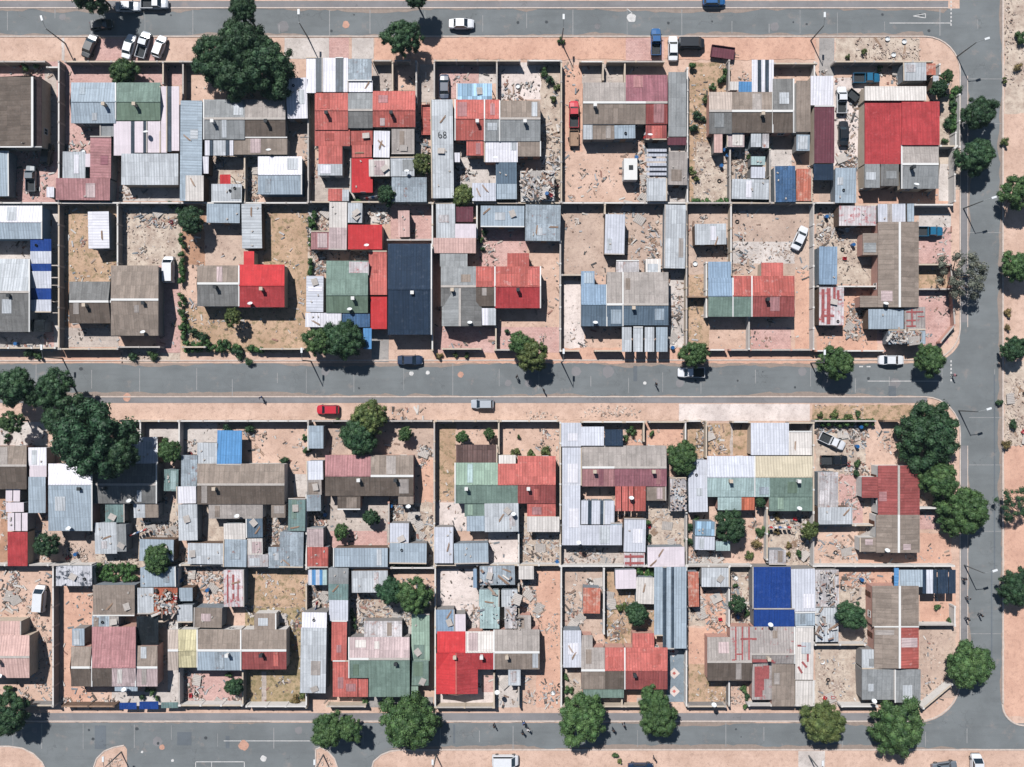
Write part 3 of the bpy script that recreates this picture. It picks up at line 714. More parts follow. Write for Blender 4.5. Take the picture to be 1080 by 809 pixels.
shack;;2.5;p 594 665 613 704 lv s
shack;small rust and white shed;2.2;p 615 620 633 647 rt s
shack;;2.2;p 649 601 671 621 wp s
shack;;2.25;p 671 609 690 637 cm s
carport;long blue-grey roof with two dark skylight strips;2.6;p 690 598 699 670 bg s;p 699 598 703 684 sk s;p 703 598 708 684 bg s;p 708 598 711 684 sk s;p 711 598 724 684 bg s
shack;;2.1;p 726 603 737 640 rt s
shack;;2.3;p 740 599 769 619 lg s
house;big royal blue roofed house;3.0;p 794 598 834 642 br s;p 795 642 838 661 br s -.4
shack;lavender roof beside the royal blue one;2.8;p 835 600 860 645 lv s;p 838 646 859 660 bg s
house;grey house with painted red roof lines;;g 746 672 770 718 698 tn db;g 770 661 793 718 698 rl db;g 793 661 838 700 690 rl rl;p 793 700 814 738 rl s;p 814 700 838 745 gb s
shack;;2.4;p 839 661 858 717 cm s
shack;worn white patched long roof;2.2;p 860 601 885 640 wr s;p 860 641 884 677 lg s
carport;navy and white striped roof with bright blue edge;2.4;p 943 599 948 619 bl w;p 948 601 973 619 bg n;p 973 601 977 626 nv n;p 977 601 984 626 lv n;p 984 601 988 626 nv n;p 989 601 1000 626 nv n;p 1001 601 1008 626 nv n
house;brown house with red southern end;2.7;v 920 618 969 661 949 gb gb;v 922 661 969 705 949 gb rk
house;grey cement roofed corner house;2.75;p 909 685 949 705 lg n;p 909 706 943 738 mg s .02;p 944 706 971 741 mg s .03
awning;low royal blue fabric screens along the front fence;1.3;p 126 741 144 748 br s;p 147 740 167 748 br s;p 170 741 188 747 tl s
garage;flat white garage south of the grey house;2.2;p 839 718 858 745 cm s
'''
# ground patches: x0 y0 x1 y1 material
PATCHES='''
0 65 62 215 pink_paving
47 70 60 160 slab_paving
0 40 65 64 sand
65 40 68 64 pale_concrete
68 66 125 212 pink_paving
125 66 192 90 pink_paving
100 41 170 64 pink_paving
300 40 347 62 pale_concrete
347 40 368 62 pink_paving
371 40 394 62 pale_concrete
395 40 432 64 sand_orange
432 40 860 63 sand_orange
660 40 700 64 pink_paving
864 40 880 80 grey_concrete
881 40 970 64 debris_ground
970 42 1008 64 sand
126 196 190 212 pale_concrete
303 138 326 164 dirt
216 163 272 213 debris_ground
300 205 326 213 sand
332 185 369 212 slab_paving
368 135 450 213 pale_concrete
393 66 413 96 slab_paving
417 68 438 96 sand
443 68 458 108 slab_paving
462 70 505 104 pink_paving
505 70 525 88 pale_concrete
526 66 572 105 white_concrete
570 66 591 212 debris_ground
478 150 548 212 pale_concrete
595 68 614 160 sand_orange
614 68 658 88 slab_paving
597 160 680 213 sand
680 150 725 213 pale_concrete
727 66 770 213 dry_grass
732 150 770 213 debris_ground
770 66 860 90 sand
770 141 815 190 debris_ground
812 158 835 176 pale_concrete
814 86 860 141 pale_concrete
864 82 915 175 white_concrete
864 175 912 213 dirt
905 196 1000 214 sand_orange
990 100 1012 200 debris_ground
990 173 1004 212 pale_concrete
0 215 62 370 pale_concrete
47 340 57 366 pink_paving
66 215 125 300 dry_grass
66 346 125 366 slab_paving
66 297 74 345 soil
125 215 190 282 debris_ground
165 280 190 372 pink_paving
64 367 128 382 sand_orange
130 367 190 382 debris_ground
192 215 216 280 soil
216 235 325 280 dirt
278 215 325 372 dry_grass
192 324 325 372 dry_grass
325 215 347 290 debris_ground
367 213 410 236 pale_concrete
392 345 410 382 grey_concrete
412 215 457 256 pink_paving
412 252 457 256 pale_concrete
458 345 592 372 pink_paving
473 356 522 367 pink_paving
505 239 592 283 pink_paving
556 253 592 372 sand
524 338 568 368 sand
592 216 723 290 dirt
595 296 617 368 white_concrete
617 345 723 372 sand
705 284 723 372 pale_concrete
726 216 858 290 dirt
726 290 748 372 dry_grass
748 334 858 372 sand
772 255 838 278 pale_concrete
792 345 834 368 pink_paving
838 285 858 368 sand_orange
860 216 925 302 debris_ground
862 300 926 372 sand_orange
925 340 1000 362 pink_paving
969 226 1003 240 pale_concrete
969 240 1003 278 pink_paving
968 285 1000 304 dry_grass
968 306 1007 345 pink_paving
966 345 992 372 pink_paving
458 367 860 383 sand_orange
0 426 1000 443 sand
716 426 854 444 white_concrete
856 427 990 444 dry_grass
0 445 50 470 pale_concrete
62 446 147 490 dirt
98 530 190 598 debris_ground
153 446 190 470 pale_concrete
192 446 229 490 pale_concrete
0 500 8 597 soil
30 560 100 597 dirt
262 446 325 490 sand
216 530 325 600 debris_ground
310 500 324 526 pale_concrete
325 446 457 482 dirt
345 524 410 578 slab_paving
348 560 408 578 pink_paving
410 530 457 598 debris_ground
440 446 458 520 sand
441 485 457 570 sand_orange
462 447 481 528 dry_grass
481 447 526 470 sand
526 447 592 490 sand
459 530 492 560 white_concrete
515 560 546 594 white_concrete
548 545 592 598 debris_ground
592 446 725 470 sand
592 575 683 598 slab_paving
681 528 725 598 debris_ground
661 446 724 480 sand_orange
725 446 770 483 dry_grass
770 446 792 483 dry_grass
767 446 773 483 slab_paving
725 540 812 598 sand
812 540 858 598 debris_ground
745 446 767 480 sand_orange
832 446 858 456 dirt
860 446 915 500 debris_ground
912 448 990 492 sand
864 553 905 598 sand
885 500 910 553 pink_paving
905 583 1003 597 sand_orange
970 540 1003 558 pink_paving
970 562 1003 597 sand_orange
0 600 56 745 sand
66 618 98 745 sand_orange
98 640 190 662 debris_ground
118 729 190 745 pale_concrete
177 655 188 745 pale_concrete
190 707 256 745 pink_paving
258 600 323 640 dry_grass
258 640 323 745 green_grass
276 708 281 744 slab_paving
325 617 370 660 debris_ground
368 625 457 672 debris_ground
388 735 457 746 grey_concrete
459 600 505 664 white_concrete
527 600 548 664 debris_ground
460 706 522 746 white_concrete
508 712 521 730 pink_paving
523 706 550 746 pale_concrete
550 640 572 746 sand
566 600 592 746 sand_orange
570 640 592 746 sand_orange
594 600 637 668 dirt
594 705 614 746 debris_ground
616 736 704 746 slab_paving
658 728 672 745 sand_orange
637 600 690 683 dry_grass
703 684 724 740 blue_paving
726 640 745 660 debris_ground
726 662 745 700 sand_orange
726 700 770 746 dry_grass
744 620 770 672 sand_orange
770 600 795 660 debris_ground
770 718 793 746 sand
839 746 862 748 grey_concrete
839 717 862 746 pale_concrete
860 680 912 746 debris_ground
885 600 945 628 sand_orange
885 620 922 680 debris_ground
970 626 1008 662 sand_orange
970 662 1008 735 dirt
1059 -60 1100 120 debris_ground
1059 120 1200 380 sand
1059 380 1200 470 debris_ground
1059 470 1200 756 sand_orange
558 792 577 830 blue_paving
577 794 640 830 pink_paving
640 792 760 830 sand_orange
760 792 840 830 sand
842 792 870 830 pale_concrete
'''
# boundary walls: x0 y0 x1 y1 material height   (px of the wall top)
WALLS='''
-40 65 47 65 block_grey
50 71 62 71 block_grey
62 65 62 214 block_grey
69 65 190 65 block_grey
126 66 126 86 block_grey
172 66 172 88 block_grey
193 65 193 105 block_grey
192 65 205 65 block_grey
258 163 258 213 block_grey
325 98 325 213 block_grey
414 66 414 95 plaster_cream
394 64 412 64 plaster_cream
417 64 432 64 block_grey
439 65 439 108 plaster_white
458 65 458 104 plaster_cream
459 64 548 64 block_grey
524 65 524 105 plaster_cream
557 64 591 64 block_grey
592 65 592 213 block_grey
612 65 636 65 plaster_cream
636 66 636 84 plaster_cream
641 65 700 65 plaster_cream
659 66 659 88 plaster_cream
725 72 725 213 plaster_white
769 64 769 95 block_grey
817 67 861 67 block_grey
770 156 770 213 block_grey
812 158 812 213 block_grey
859 66 859 80 plaster_white
881 65 983 65 block_grey
991 68 991 78 plaster_white
1012 100 1012 155 plaster_white
-40 214 189 214 block_grey
190 214 324 214 block_grey
328 213 430 213 block_grey
432 214 590 214 block_grey
593 214 724 214 block_grey
726 214 770 214 block_grey
771 214 857 214 block_grey
860 214 880 214 block_grey
965 216 1004 216 plaster_white
1008 140 1008 155 plaster_white
992 154 1009 154 plaster_white
1007 156 1007 212 plaster_white
62 215 62 368 block_grey
124 216 124 298 block_grey
-40 367 58 367 plaster_white
64 368 124 368 block_grey
125 366 168 366 block_grey
193 366 216 366 block_grey
275 368 320 368 block_grey
409 253 456 253 block_grey
456 215 456 369 plaster_cream
503 215 503 251 block_grey
523 345 523 368 plaster_cream
591 255 591 370 plaster_white
593 290 613 290 block_grey
467 368 507 368 plaster_cream
522 369 545 369 plaster_cream
592 370 610 370 plaster_cream
628 370 655 370 plaster_cream
638 216 638 225 plaster_cream
724 215 724 370 plaster_cream
725 313 746 313 timber_wall
771 216 771 290 plaster_cream
745 277 745 334 plaster_white
790 335 790 368 plaster_white
748 369 765 369 plaster_pink
770 369 856 369 plaster_pink
858 215 858 368 plaster_white
861 370 933 370 plaster_pink
862 302 924 302 block_grey
968 279 1002 279 block_grey
968 305 1004 305 plaster_pink
1003 280 1007 343 plaster_pink
1007 343 992 361 plaster_pink
127 444 188 444 plaster_white
148 445 148 462 block_grey
189 445 189 480 plaster_white
190 444 238 444 block_grey
240 444 325 444 block_grey
325 446 325 474 block_grey
330 444 455 444 block_grey
458 445 458 528 plaster_cream
460 444 500 444 plaster_cream
478 444 525 444 plaster_cream
526 445 526 478 plaster_cream
528 444 588 444 plaster_cream
591 446 591 597 plaster_white
614 445 657 445 plaster_cream
659 445 680 445 plaster_cream
685 445 723 445 block_grey
679 446 679 465 plaster_cream
723 445 723 470 plaster_cream
725 444 740 444 plaster_cream
745 445 745 482 plaster_cream
773 445 790 445 plaster_cream
833 446 858 446 plaster_cream
858 446 858 540 plaster_white
834 480 834 456 plaster_cream
860 444 923 444 block_grey
932 444 950 444 timber_wall
-40 596 96 596 plaster_white
99 598 99 646 plaster_white
190 596 323 596 plaster_white
323 520 323 600 block_grey
324 599 457 599 block_grey
410 530 410 595 plaster_pink
458 529 458 598 plaster_white
460 596 590 596 plaster_white
547 530 547 594 block_grey
592 597 723 597 plaster_white
724 541 724 596 plaster_white
725 597 792 597 plaster_white
809 536 809 590 plaster_white
858 541 858 597 plaster_white
860 554 923 554 plaster_white
860 597 1006 597 plaster_white
970 536 993 536 plaster_white
56 598 56 745 block_grey
187 600 187 662 plaster_white
189 706 189 744 plaster_white
256 707 256 743 block_grey
368 655 368 672 block_grey
323 617 323 645 block_grey
323 731 323 746 plaster_cream
459 598 459 746 plaster_cream
521 712 521 746 plaster_cream
547 617 547 648 block_grey
547 712 547 745 plaster_cream
592 598 592 745 plaster_white
637 600 637 668 plaster_white
724 598 724 744 plaster_white
769 598 769 660 plaster_white
769 718 769 744 block_grey
858 600 858 660 plaster_cream
16 744 55 744 block_grey
66 745 120 745 timber_wall
190 744 255 744 plaster_white
260 745 322 745 plaster_white
345 745 385 745 plaster_cream
460 746 520 746 plaster_cream
594 745 704 745 plaster_cream
726 745 765 745 block_grey
790 744 837 744 plaster_white
888 745 925 745 plaster_white
860 680 912 680 plaster_white
968 659 1007 659 plaster_white
1007 640 1007 660 plaster_white
1004 722 974 747 plaster_white
656 729 656 745 plaster_cream
'''
# road lamps: base px
LAMPS='69 46 -.2;325 40 0;592 45 0;855 43 0;1009 60 .9;1016 220 .9;66 378 0;328 381 0;592 382 0;855 383 0;1011 433 .9;1017 596 .9;128 793 0;341 796 0;460 796 0;853 797 0'
# cars: type x y angle paint desc
CARS='''
sedan 137 9 0 silver silver sedan parked on the north kerb of the top street
pickup 165 6 0 silver silver pickup parked nose to tail with a silver sedan
hatch 109 28 8 black black car in deep tree shade on the top street
sedan 97 50 68 black black sedan slanted on the paved verge by the top street
sedan 138 51 74 white first white sedan of a slanted row on the paved verge
pickup 153 49 74 silver silver pickup in the middle of the slanted row on the verge
hatch 170 51 70 white white hatchback at the eastern end of the slanted verge row
sedan 487 27 0 white lone white sedan driving on the top street
hatch 752 3 0 blue bright blue car cut by the northern edge of the top street
pickup 691 46 90 blue blue pickup parked nose out across the orange verge
sedan 709 53 90 white white sedan parked between a blue pickup and a black car
van 728 48 0 black black van parked sideways at the front wall
sedan 469 93 90 navy dark blue sedan in the paved yard north of the blue-white porch
pickup 605 122 90 red red pickup with loaded bed in the sandy driveway
pickup 886 107 90 white white pickup beside the white and maroon garage
sedan 888 142 90 black black long sedan beside the maroon garage
pickup 912 84 0 teal teal dark pickup under the front wall of the crimson house
pickup 35 189 90 grey grey pickup in the yard south of the brown tiled house
hatch 52 164 80 black dark hatchback in the shade between brown house and boundary wall
van 180 285 90 white white van on the brick drive beside the hedge
sedan 842 252 65 white white sedan slanted in the sandy yard
sedan 433 380 0 navy dark car in the shadow south of the navy roof
pickup 728 393 180 white white pickup under the street tree on the middle street
sedan 938 380 0 white white sedan on the verge between two street trees
hatch 347 432 180 red bright red hatchback on the sandy verge
hatch 509 426 180 silver silver-blue hatchback on the verge of the middle street
pickup 876 465 -25 white white old pickup slanted in the scrap yard
pickup 878 485 0 black black pickup in the scrap yard below a white one
van 45 630 86 white white van with bonnet north in the bare sandy yard
van 533 800 0 white white van parked on the sand south of the bottom street
pickup 978 245 0 teal teal and white pickup beside the long brown house
van 1027 807 90 white white van cut by the lower edge near the corner
sedan 675 808 0 navy dark blue car at the lower edge on orange sand
sedan 994 807 8 grey grey car at the lower edge near the corner tree
'''
# trees: x y radius_px height kind
TREES='''
226 62 26 7 leaf_dark broad dark green tree
256 48 29 8.5 leaf_dark tallest dark tree crown touching the top street
280 70 29 8 leaf_dark dark green bushy tree
250 80 26 7 leaf_dark deep green spreading tree
290 90 14 5 leaf_dark small dark tree against the white ribbed roof
255 8 15 8 leaf_dark dark tree
425 38 19 6.5 leaf_dark dark uneven street tree
438 -8 15 7 leaf_dark dark tree at the northern kerb
97 -12 22 8 leaf_dark dark tree
129 75 15 4 leaf_mid rounded green tree on the pink paving
1034 119 17 5 leaf_dark round green street tree
1030 165 20 5.5 leaf_dark wider dark street tree
1076 203 18 5.5 leaf_mid round tree
1074 281 17 5 leaf_mid round tree
1071 368 13 4 leaf_dark small round tree
1016 290 26 6 leaf_grey grey-leaved thin tree on the street corner
883 383 18 5.5 leaf_mid round street tree
982 379 17 5.5 leaf_mid round dark street tree
733 373 14 5 leaf_mid irregular street tree beside a white pickup
549 362 13 5 leaf_mid small half of the twin street trees
562 374 17 5.5 leaf_olive olive half of the twin street trees
362 358 22 6 leaf_dark dark tree by the blue tarpaulin
336 360 15 5 leaf_mid light green bushy tree
200 232 15 5 leaf_dark dark tree in the brown yard
97 463 41 12 leaf_blue giant dark tree
126 478 20 10 leaf_dark dark side crown joined to the giant tree
56 408 19 8 leaf_dark sparse dark tree leaning over the middle street
12 408 22 8 leaf_dark sparse dark wide tree
68 438 24 8 leaf_dark dark tree joined to the giant tree
33 418 11 6 leaf_dark sparse dark tree
388 441 19 5.5 leaf_olive olive round tree
378 460 21 5.5 leaf_dark deep green round tree
10 445 12 6 leaf_mid sparse tree
178 476 13 4.5 leaf_mid green tree
979 458 33 7 leaf_dark largest round street tree on the corner
990 505 22 5.5 leaf_mid bright green round street tree
1017 540 26 6 leaf_mid wide round street tree
1072 532 18 5 leaf_dark open dark tree
1073 620 18 5 leaf_dark round tree
720 483 18 5 leaf_mid clover shaped green tree
771 556 17 5 leaf_dark round dark tree in the sandy yard
250 575 1 1 leaf_dark x
391 546 9 3 leaf_dark small round yard tree on pale paving
359 561 8 3 leaf_mid small round yard tree beside pink paving
165 590 16 5 leaf_mid green tree between two blue-grey shacks
436 628 19 6 leaf_mid bright green tree
412 624 15 5 leaf_blue bluish green tree
898 650 15 5.5 leaf_dark dark green tree in the scrap yard
672 648 13 4.5 leaf_dark dark small tree
778 638 9 4 leaf_dark dark narrow tree
432 762 31 7 leaf_mid large round street tree
614 758 25 6.5 leaf_mid round mid-green street tree
690 740 16 5.5 leaf_mid small northern half of a paired street tree
696 758 20 6 leaf_mid larger southern half of a paired street tree
869 763 23 6.5 leaf_olive olive round street tree
947 767 28 6.5 leaf_mid large round street tree near the corner
1023 702 25 6 leaf_mid dark round corner street tree
6 755 21 6.5 leaf_dark dark round tree
346 771 19 5.5 leaf_mid ragged street tree
368 770 13 5.5 leaf_mid green half of the ragged street tree pair
246 725 10 3.5 leaf_dark dark bushy tree in the front yard
47 575 13 4 leaf_dark green yard tree
992 92 9 4 leaf_dark dark yard tree
1000 80 7 3.5 leaf_mid small yard tree
488 206 13 3.5 leaf_olive yellow-green yard tree
445 172 12 3.5 leaf_olive olive dry yard tree
408 205 11 3.5 leaf_dark dark yard tree
244 334 9 4 leaf_olive yellow-leaved slim tree
487 461 7 3 leaf_mid small round yard tree
516 458 6 2.5 leaf_mid small yard tree
427 458 8 3 leaf_mid small yard tree
855 560 9 3.5 leaf_olive olive yard palm-like tree
803 530 6 3 leaf_dark small dark yard tree
'''
# shrubs x y r
SHRUBS='30 372 7 d;40 375 6 m;140 375 6 d;160 374 7 m;205 350 7 d;214 357 8 d;198 345 5 m;252 372 8 d;237 362 6 d;265 368 7 d;262 382 6 d;534 349 4 d;1000 130 7 d;1005 110 8 d;1010 95 6 d;995 100 6 m;1008 125 8 d;996 148 5 m;574 75 6 m;580 84 7 d;588 92 5 o;584 104 6 o;745 105 6 o;735 120 7 d;731 135 7 d;742 125 5 d;760 85 7 m;765 75 6 m;752 92 5 m;730 180 6 o;735 188 5 o;592 43 5 m;904 490 6 m;903 500 6 d;910 446 7 d;885 445 7 m;870 445 6 m;1060 150 6 o;1062 470 8 g;1068 448 7 d;1076 40 8 m;1073 70 6 g;1055 425 5 d;240 455 9 d;262 452 7 d;300 486 6 d;322 462 5 m;323 475 7 m;355 445 5 m;352 488 5 m;240 488 6 d;560 478 7 o;576 476 7 o;544 477 6 o;547 460 3 m;666 455 7 m;687 458 5 m;660 463 5 m;790 585 6 o;798 572 8 g;800 560 7 m;820 545 6 g;808 560 7 m;683 551 6 m;684 568 5 d;728 555 6 d;726 570 7 d;735 547 5 m;725 695 1 m;785 728 6 m;788 735 5 d;655 640 7 o;597 715 5 m;600 728 6 m;598 740 6 m;612 570 1 d;700 590 1 d;372 650 6 m;374 660 5 d;370 645 5 m;402 742 6 m;345 735 1 d;385 740 5 m;240 712 5 m;310 738 7 g;318 733 5 o;1072 540 1 d;15 740 9 d;9 728 7 m;26 70 7 m;38 69 6 m;40 88 7 g;46 92 6 g;175 208 1 m;252 210 6 m;150 735 4 d;160 731 5 m;155 728 4 d;165 736 4 m;180 215 6 m;190 222 8 d;787 745 4 m;866 438 5 o;880 436 6 o;895 440 6 o;905 437 5 m;928 72 4 m;912 54 4 o;895 60 4 o;740 372 5 m;125 470 1 d;8 460 5 d;6 465 4 d;648 797 5 m;654 803 4 o;985 390 1 m;1060 85 4 o;1066 210 4 g;1064 330 6 g;1064 345 5 g;378 212 6 m;368 208 5 m;990 640 5 m;1002 655 4 m;925 640 5 o;775 618 4 m;787 648 5 m;785 640 5 d;580 380 1 m;463 375 5 g;480 374 4 o;492 375 4 o;820 560 5 g;832 575 5 g;843 585 6 m;832 585 4 g;790 165 4 m;808 157 5 m;478 249 5 d;506 252 5 m;511 244 5 d;509 262 4 d'
# hedges x0 y0 x1 y1
HEDGES='188 245 195 360;193 360 216 372;325 222 333 262;325 262 329 292;99 594 145 615;1003 88 1011 139;860 442 922 449;410 595 452 600;672 597 690 609;725 209 770 216;727 68 734 70;216 358 238 371;240 362 256 371;262 364 278 372'
# scrap: x0 y0 x1 y1 count desc
SCRAP='''
127 217 188 240 60 blue and white broken slabs in the yard behind the brown-grey house
125 240 140 280 45 scrap along the wall of the rubble strewn yard
140 240 187 280 60 loose rubble in the open rubble yard
20 68 46 100 30 scrap north of the brown tiled house
70 150 95 165 20 scrap beside the dusty pink shack
220 165 232 190 14 scrap under the white striped porch
258 165 272 212 70 scrap heaped in the lane beside the gabled garage
320 140 328 180 16 rubbish beside the long boundary wall
392 184 412 200 24 scrap behind the bright red yard roof
440 110 454 165 60 scrap in the narrow drive beside the roof painted 68
478 172 498 200 34 scrap between the roof painted 68 and the lavender shack
524 88 560 106 26 rubbish on the pale patio
570 120 592 210 70 scrap strewn along the sandy side yard
552 182 584 211 170 scrap heaped on the flat pale roof
668 145 682 212 80 scrap beside the sandy yard of the caravan
732 140 770 212 190 white brick rubble in the overgrown yard
770 150 812 190 150 timber and scrap between the sheds
840 178 857 212 60 pink rubble beside the faded blue shack
893 95 912 175 60 scrap in the workshop yard of the crimson house
935 70 953 90 30 scrap by the front wall
884 166 912 178 50 scrap south of the workshop yard
1000 150 1010 200 30 rubble along the side street wall
903 40 970 62 110 stone rubble on the verge of the top street
325 220 346 262 110 scrap beside the pale pink striped shack
327 262 347 290 60 timber scrap north of the sage green house
383 214 410 235 40 scrap north of the bright red square roof
368 264 390 276 24 scrap by the white pink-streaked shack
505 240 530 282 60 stones and scrap in the brick courtyard
545 240 560 280 20 stones at the edge of the brick courtyard
685 235 697 290 36 scrap leaning at the middle of the sandy yard
655 215 700 285 50 small rubbish in the sandy yard
727 255 770 290 12 rubbish near the pale blue roof
785 255 838 276 70 brick rubble north of the dusty red roof
775 216 795 280 26 rubbish in the yard with a slanted white sedan
705 290 722 370 40 rubbish down the narrow pale yard
860 220 888 260 70 scrap south of the workshop yard wall
884 240 925 300 120 rubble west of the long brown house
893 320 912 355 60 scrap between the streaked and ribbed shacks
935 350 972 362 60 scrap on the lined roof
128 366 168 382 60 plants and stones on the verge
0 355 55 368 24 scrap on the front wall
196 466 210 480 12 scrap by the blue tarpaulin roof
190 530 216 570 30 scrap beside the narrow stepped shack
262 455 280 480 14 scrap at the edge of the bare yard
278 545 300 578 120 scrap north of the patched cream shack
300 530 322 575 60 scrap beside the sage green shack
325 537 345 558 60 scrap behind the brown and pink house
412 530 440 552 70 scrap beside the pink wall
435 545 456 598 50 scrap in the corner beside the flat blue shack
440 470 457 490 30 scrap beside the brown house
548 562 590 597 90 scrap in the sandy yard south of the red roof
595 580 640 597 36 toys and rubbish below the long lavender roof
681 530 725 577 130 rubble yard west of the round dark tree
683 505 707 532 60 rubble behind the worn patchy roof
705 505 726 540 80 loose stones on the worn patchy roof
728 580 760 597 90 tyres and scrap by the corner wall
735 445 765 480 50 dry scrap beds in the front plots
833 566 857 597 170 white rubble east of the patched shack
812 545 858 566 40 scrap in the yard of the green double house
862 447 915 460 110 crushed scrap along the hedge
885 462 912 500 60 scrap beside the wrecked pickups
885 520 905 555 30 scrap near the lined sheet roof
905 555 925 582 30 scrap at the corner of the brown wing
880 565 905 590 24 scrap pieces in the sandy yard
0 598 20 650 50 scrap by the boundary wall
150 550 187 570 90 orange scrap north of the blue-grey shack
134 480 190 530 30 scrap in the shade
98 583 145 600 50 rubble beside the hedge
30 560 60 597 24 scrap by the crimson garage
66 575 92 596 120 grey rubble in the stone ring
100 600 118 616 24 pale rubble on the hedge
190 575 205 662 90 scrap heaped between the shacks
162 622 187 648 50 scrap on the orange roof
190 598 236 640 120 scrap in the courtyard behind the double house
262 640 320 662 60 rubbish in the dry grass
325 617 346 645 90 timber scrap beside the stepped shack
372 625 395 672 90 scrap below the pale grey shack
395 640 440 672 110 scrap behind the pale pink roof
440 610 457 640 20 rubbish beside the bright green tree
490 640 507 665 30 scrap beside the lavender-white strip
505 600 548 664 34 loose timber on the mint patchwork roof
548 615 565 640 40 black scrap beside the white cube shack
556 640 572 665 30 scrap at the head of the sandy drive
575 600 592 680 20 stones on the sandy drive
595 625 614 665 40 rubbish beside the rust and white shed
618 612 634 620 30 boards behind the rust and white shed
690 640 692 642 1 x
640 625 660 668 30 rubbish in the grassy yard
637 655 664 683 20 scrap in the pale yard north of the red half roof
726 600 745 660 60 scrap behind the rusty strip
745 620 770 672 50 boards in the orange yard
772 602 795 660 80 scrap beside the royal blue roof
726 690 745 745 60 rubbish on the drive of the grey-roofed house
745 720 792 745 90 small rubble in the front yard of the grey house
860 604 884 676 36 scrap covering the worn white roof
885 604 920 625 50 scrap behind the striped blue roof
864 695 890 740 120 white rubble heap
905 668 920 690 40 rubble beside the brown house wall
970 690 1003 735 40 stones in the corner yard
860 450 862 452 1 x
1060 0 1085 90 90 stones on the far verge
1060 400 1085 470 170 white rubble on the far verge
608 428 675 441 90 dark stones and weeds on the verge
555 434 590 445 36 stones by the gate
192 735 252 745 40 flower beds in the front yard
192 708 216 742 50 rubbish on the tiled yard
66 736 120 746 30 weeds at the fence
525 715 548 745 20 cans on the concrete drive
575 718 592 746 26 rubbish on the soil drive
115 800 130 815 60 stones on the traffic island
334 793 350 815 40 stones on the smaller traffic island
395 430 450 444 20 rubbish on the verge
860 427 910 442 40 rubble along the hedge
520 350 540 366 8 pots in the sandy front yard
'''
PEOPLE='277 419 blue;545 397 dark;573 411 dark;691 405 dark;1003 396 pink;1014 609 dark;1018 629 grey;1017 651 dark;521 763 dark;552 760 blue;557 767 white;551 770 dark;657 762 grey;646 767 dark;861 765 pink;689 797 dark;1031 647 dark'

PAINT="""776 661 776 696 .25;783 661 783 696 .25;790 661 790 696 .25;797 662 797 698 .25;804 662 804 698 .25;811 662 811 698 .2;781 674 798 674 .35;777 690 783 690 .25;772 697 816 697 .5;800 703 800 735 1.3;808 702 808 716 1.0;804 705 804 728 .6;
868 305 868 340 .5;874 304 874 342 .6;866 333 880 333 .4;880 303 880 320 .4;884 306 884 316 .4;876 316 888 316 .25;
956 329 974 329 .25;962 326 962 345 .25;956 338 966 338 .25;956 344 966 344 .25;968 334 975 334 .2;
852 682 852 698 .35;846 698 851 704 .35;842 703 846 710 .35;841 681 850 681 .3;
240 606 240 636 .25;246 606 246 622 .35;246 626 246 634 .35;251 612 251 634 .2;
659 587 679 587 .4;659 594 679 594 .4;665 584 665 597 .25;
733 280 733 281 .1"""# ------------------------------------------------------------------ ground, roads
def sheet(name,polys,z,mat):
    mb=MB()
    for p in polys: mb.face([W(x,y)[:2]+(z,) for x,y in p][::-1])
    return struct(name,mb,mat)
g=MB(); g.face([(-420,-420,0),(420,-420,0),(420,420,0),(-420,420,0)]); struct('ground',g,'sand')
def arc(cx,cy,r,a0,a1,n=8): return [(cx+r*math.cos(math.radians(a0+(a1-a0)*i/n)),cy+r*math.sin(math.radians(a0+(a1-a0)*i/n))) for i in range(n+1)]
far=2600
V0,V1=1020,1057
sheet('road',[[(-far,9),(V1,9),(V1,38),(-far,38)]],.012,'asphalt').name='road'
sheet('road',[[(V0-8,-far),(V1,-far),(V1,800),(V0-8,800)]],.016,'asphalt')
sheet('road',[[(-far,383),(1013,383),(1013,418),(-far,418)]],.012,'asphalt')
sheet('road',[[(-far,760),(far,764),(far,790),(-far,790)]],.012,'asphalt')
# corner fillets
sheet('road',[[(1013,38)]+arc(975,76,38,-90,0),[(1013,383)]+arc(978,345,38,0,90),[(1013,418)]+arc(975,456,38,-90,0),[(1013,764)]+arc(968,716,46,0,90),[(1057,764)]+arc(1080,742,24,90,180)],.020,'asphalt')
sheet('footway',[[(-far,1),(1000,1),(1000,8),(-far,8)]],.024,'strip_asphalt')
sheet('footway',[[(-far,419),(978,419),(978,425),(-far,425)]],.024,'strip_asphalt')
sheet('footway',[[(-far,752),(970,752),(970,760),(-far,760)]],.024,'strip_asphalt')
sheet('footway',[[(1014,80),(1020,80),(1020,340),(1014,340)],[(1014,470),(1020,470),(1020,715),(1014,715)]],.028,'strip_asphalt')
# south-west junction: a side road, islands of sand
sheet('road',[[(5,789),(440,789),(440,2000),(5,2000)]],.010,'asphalt')
sheet('traffic_island',[[(98,2000)]+[(97,812),(102,800),(110,792),(120,788),(131,786),(134,790),(134,2000)],[(334,2000),(333,790),(338,788),(346,792),(353,800),(358,815),(358,2000)]],.026,'sand')
sheet('verge',[[(-300,2000),(-300,787),(10,787),(24,789),(36,795),(45,804),(50,815),(50,2000)],[(391,2000),(391,812),(394,803),(402,796),(412,792),(425,790),(1057,790),(1057,2000)]],.026,'sand')
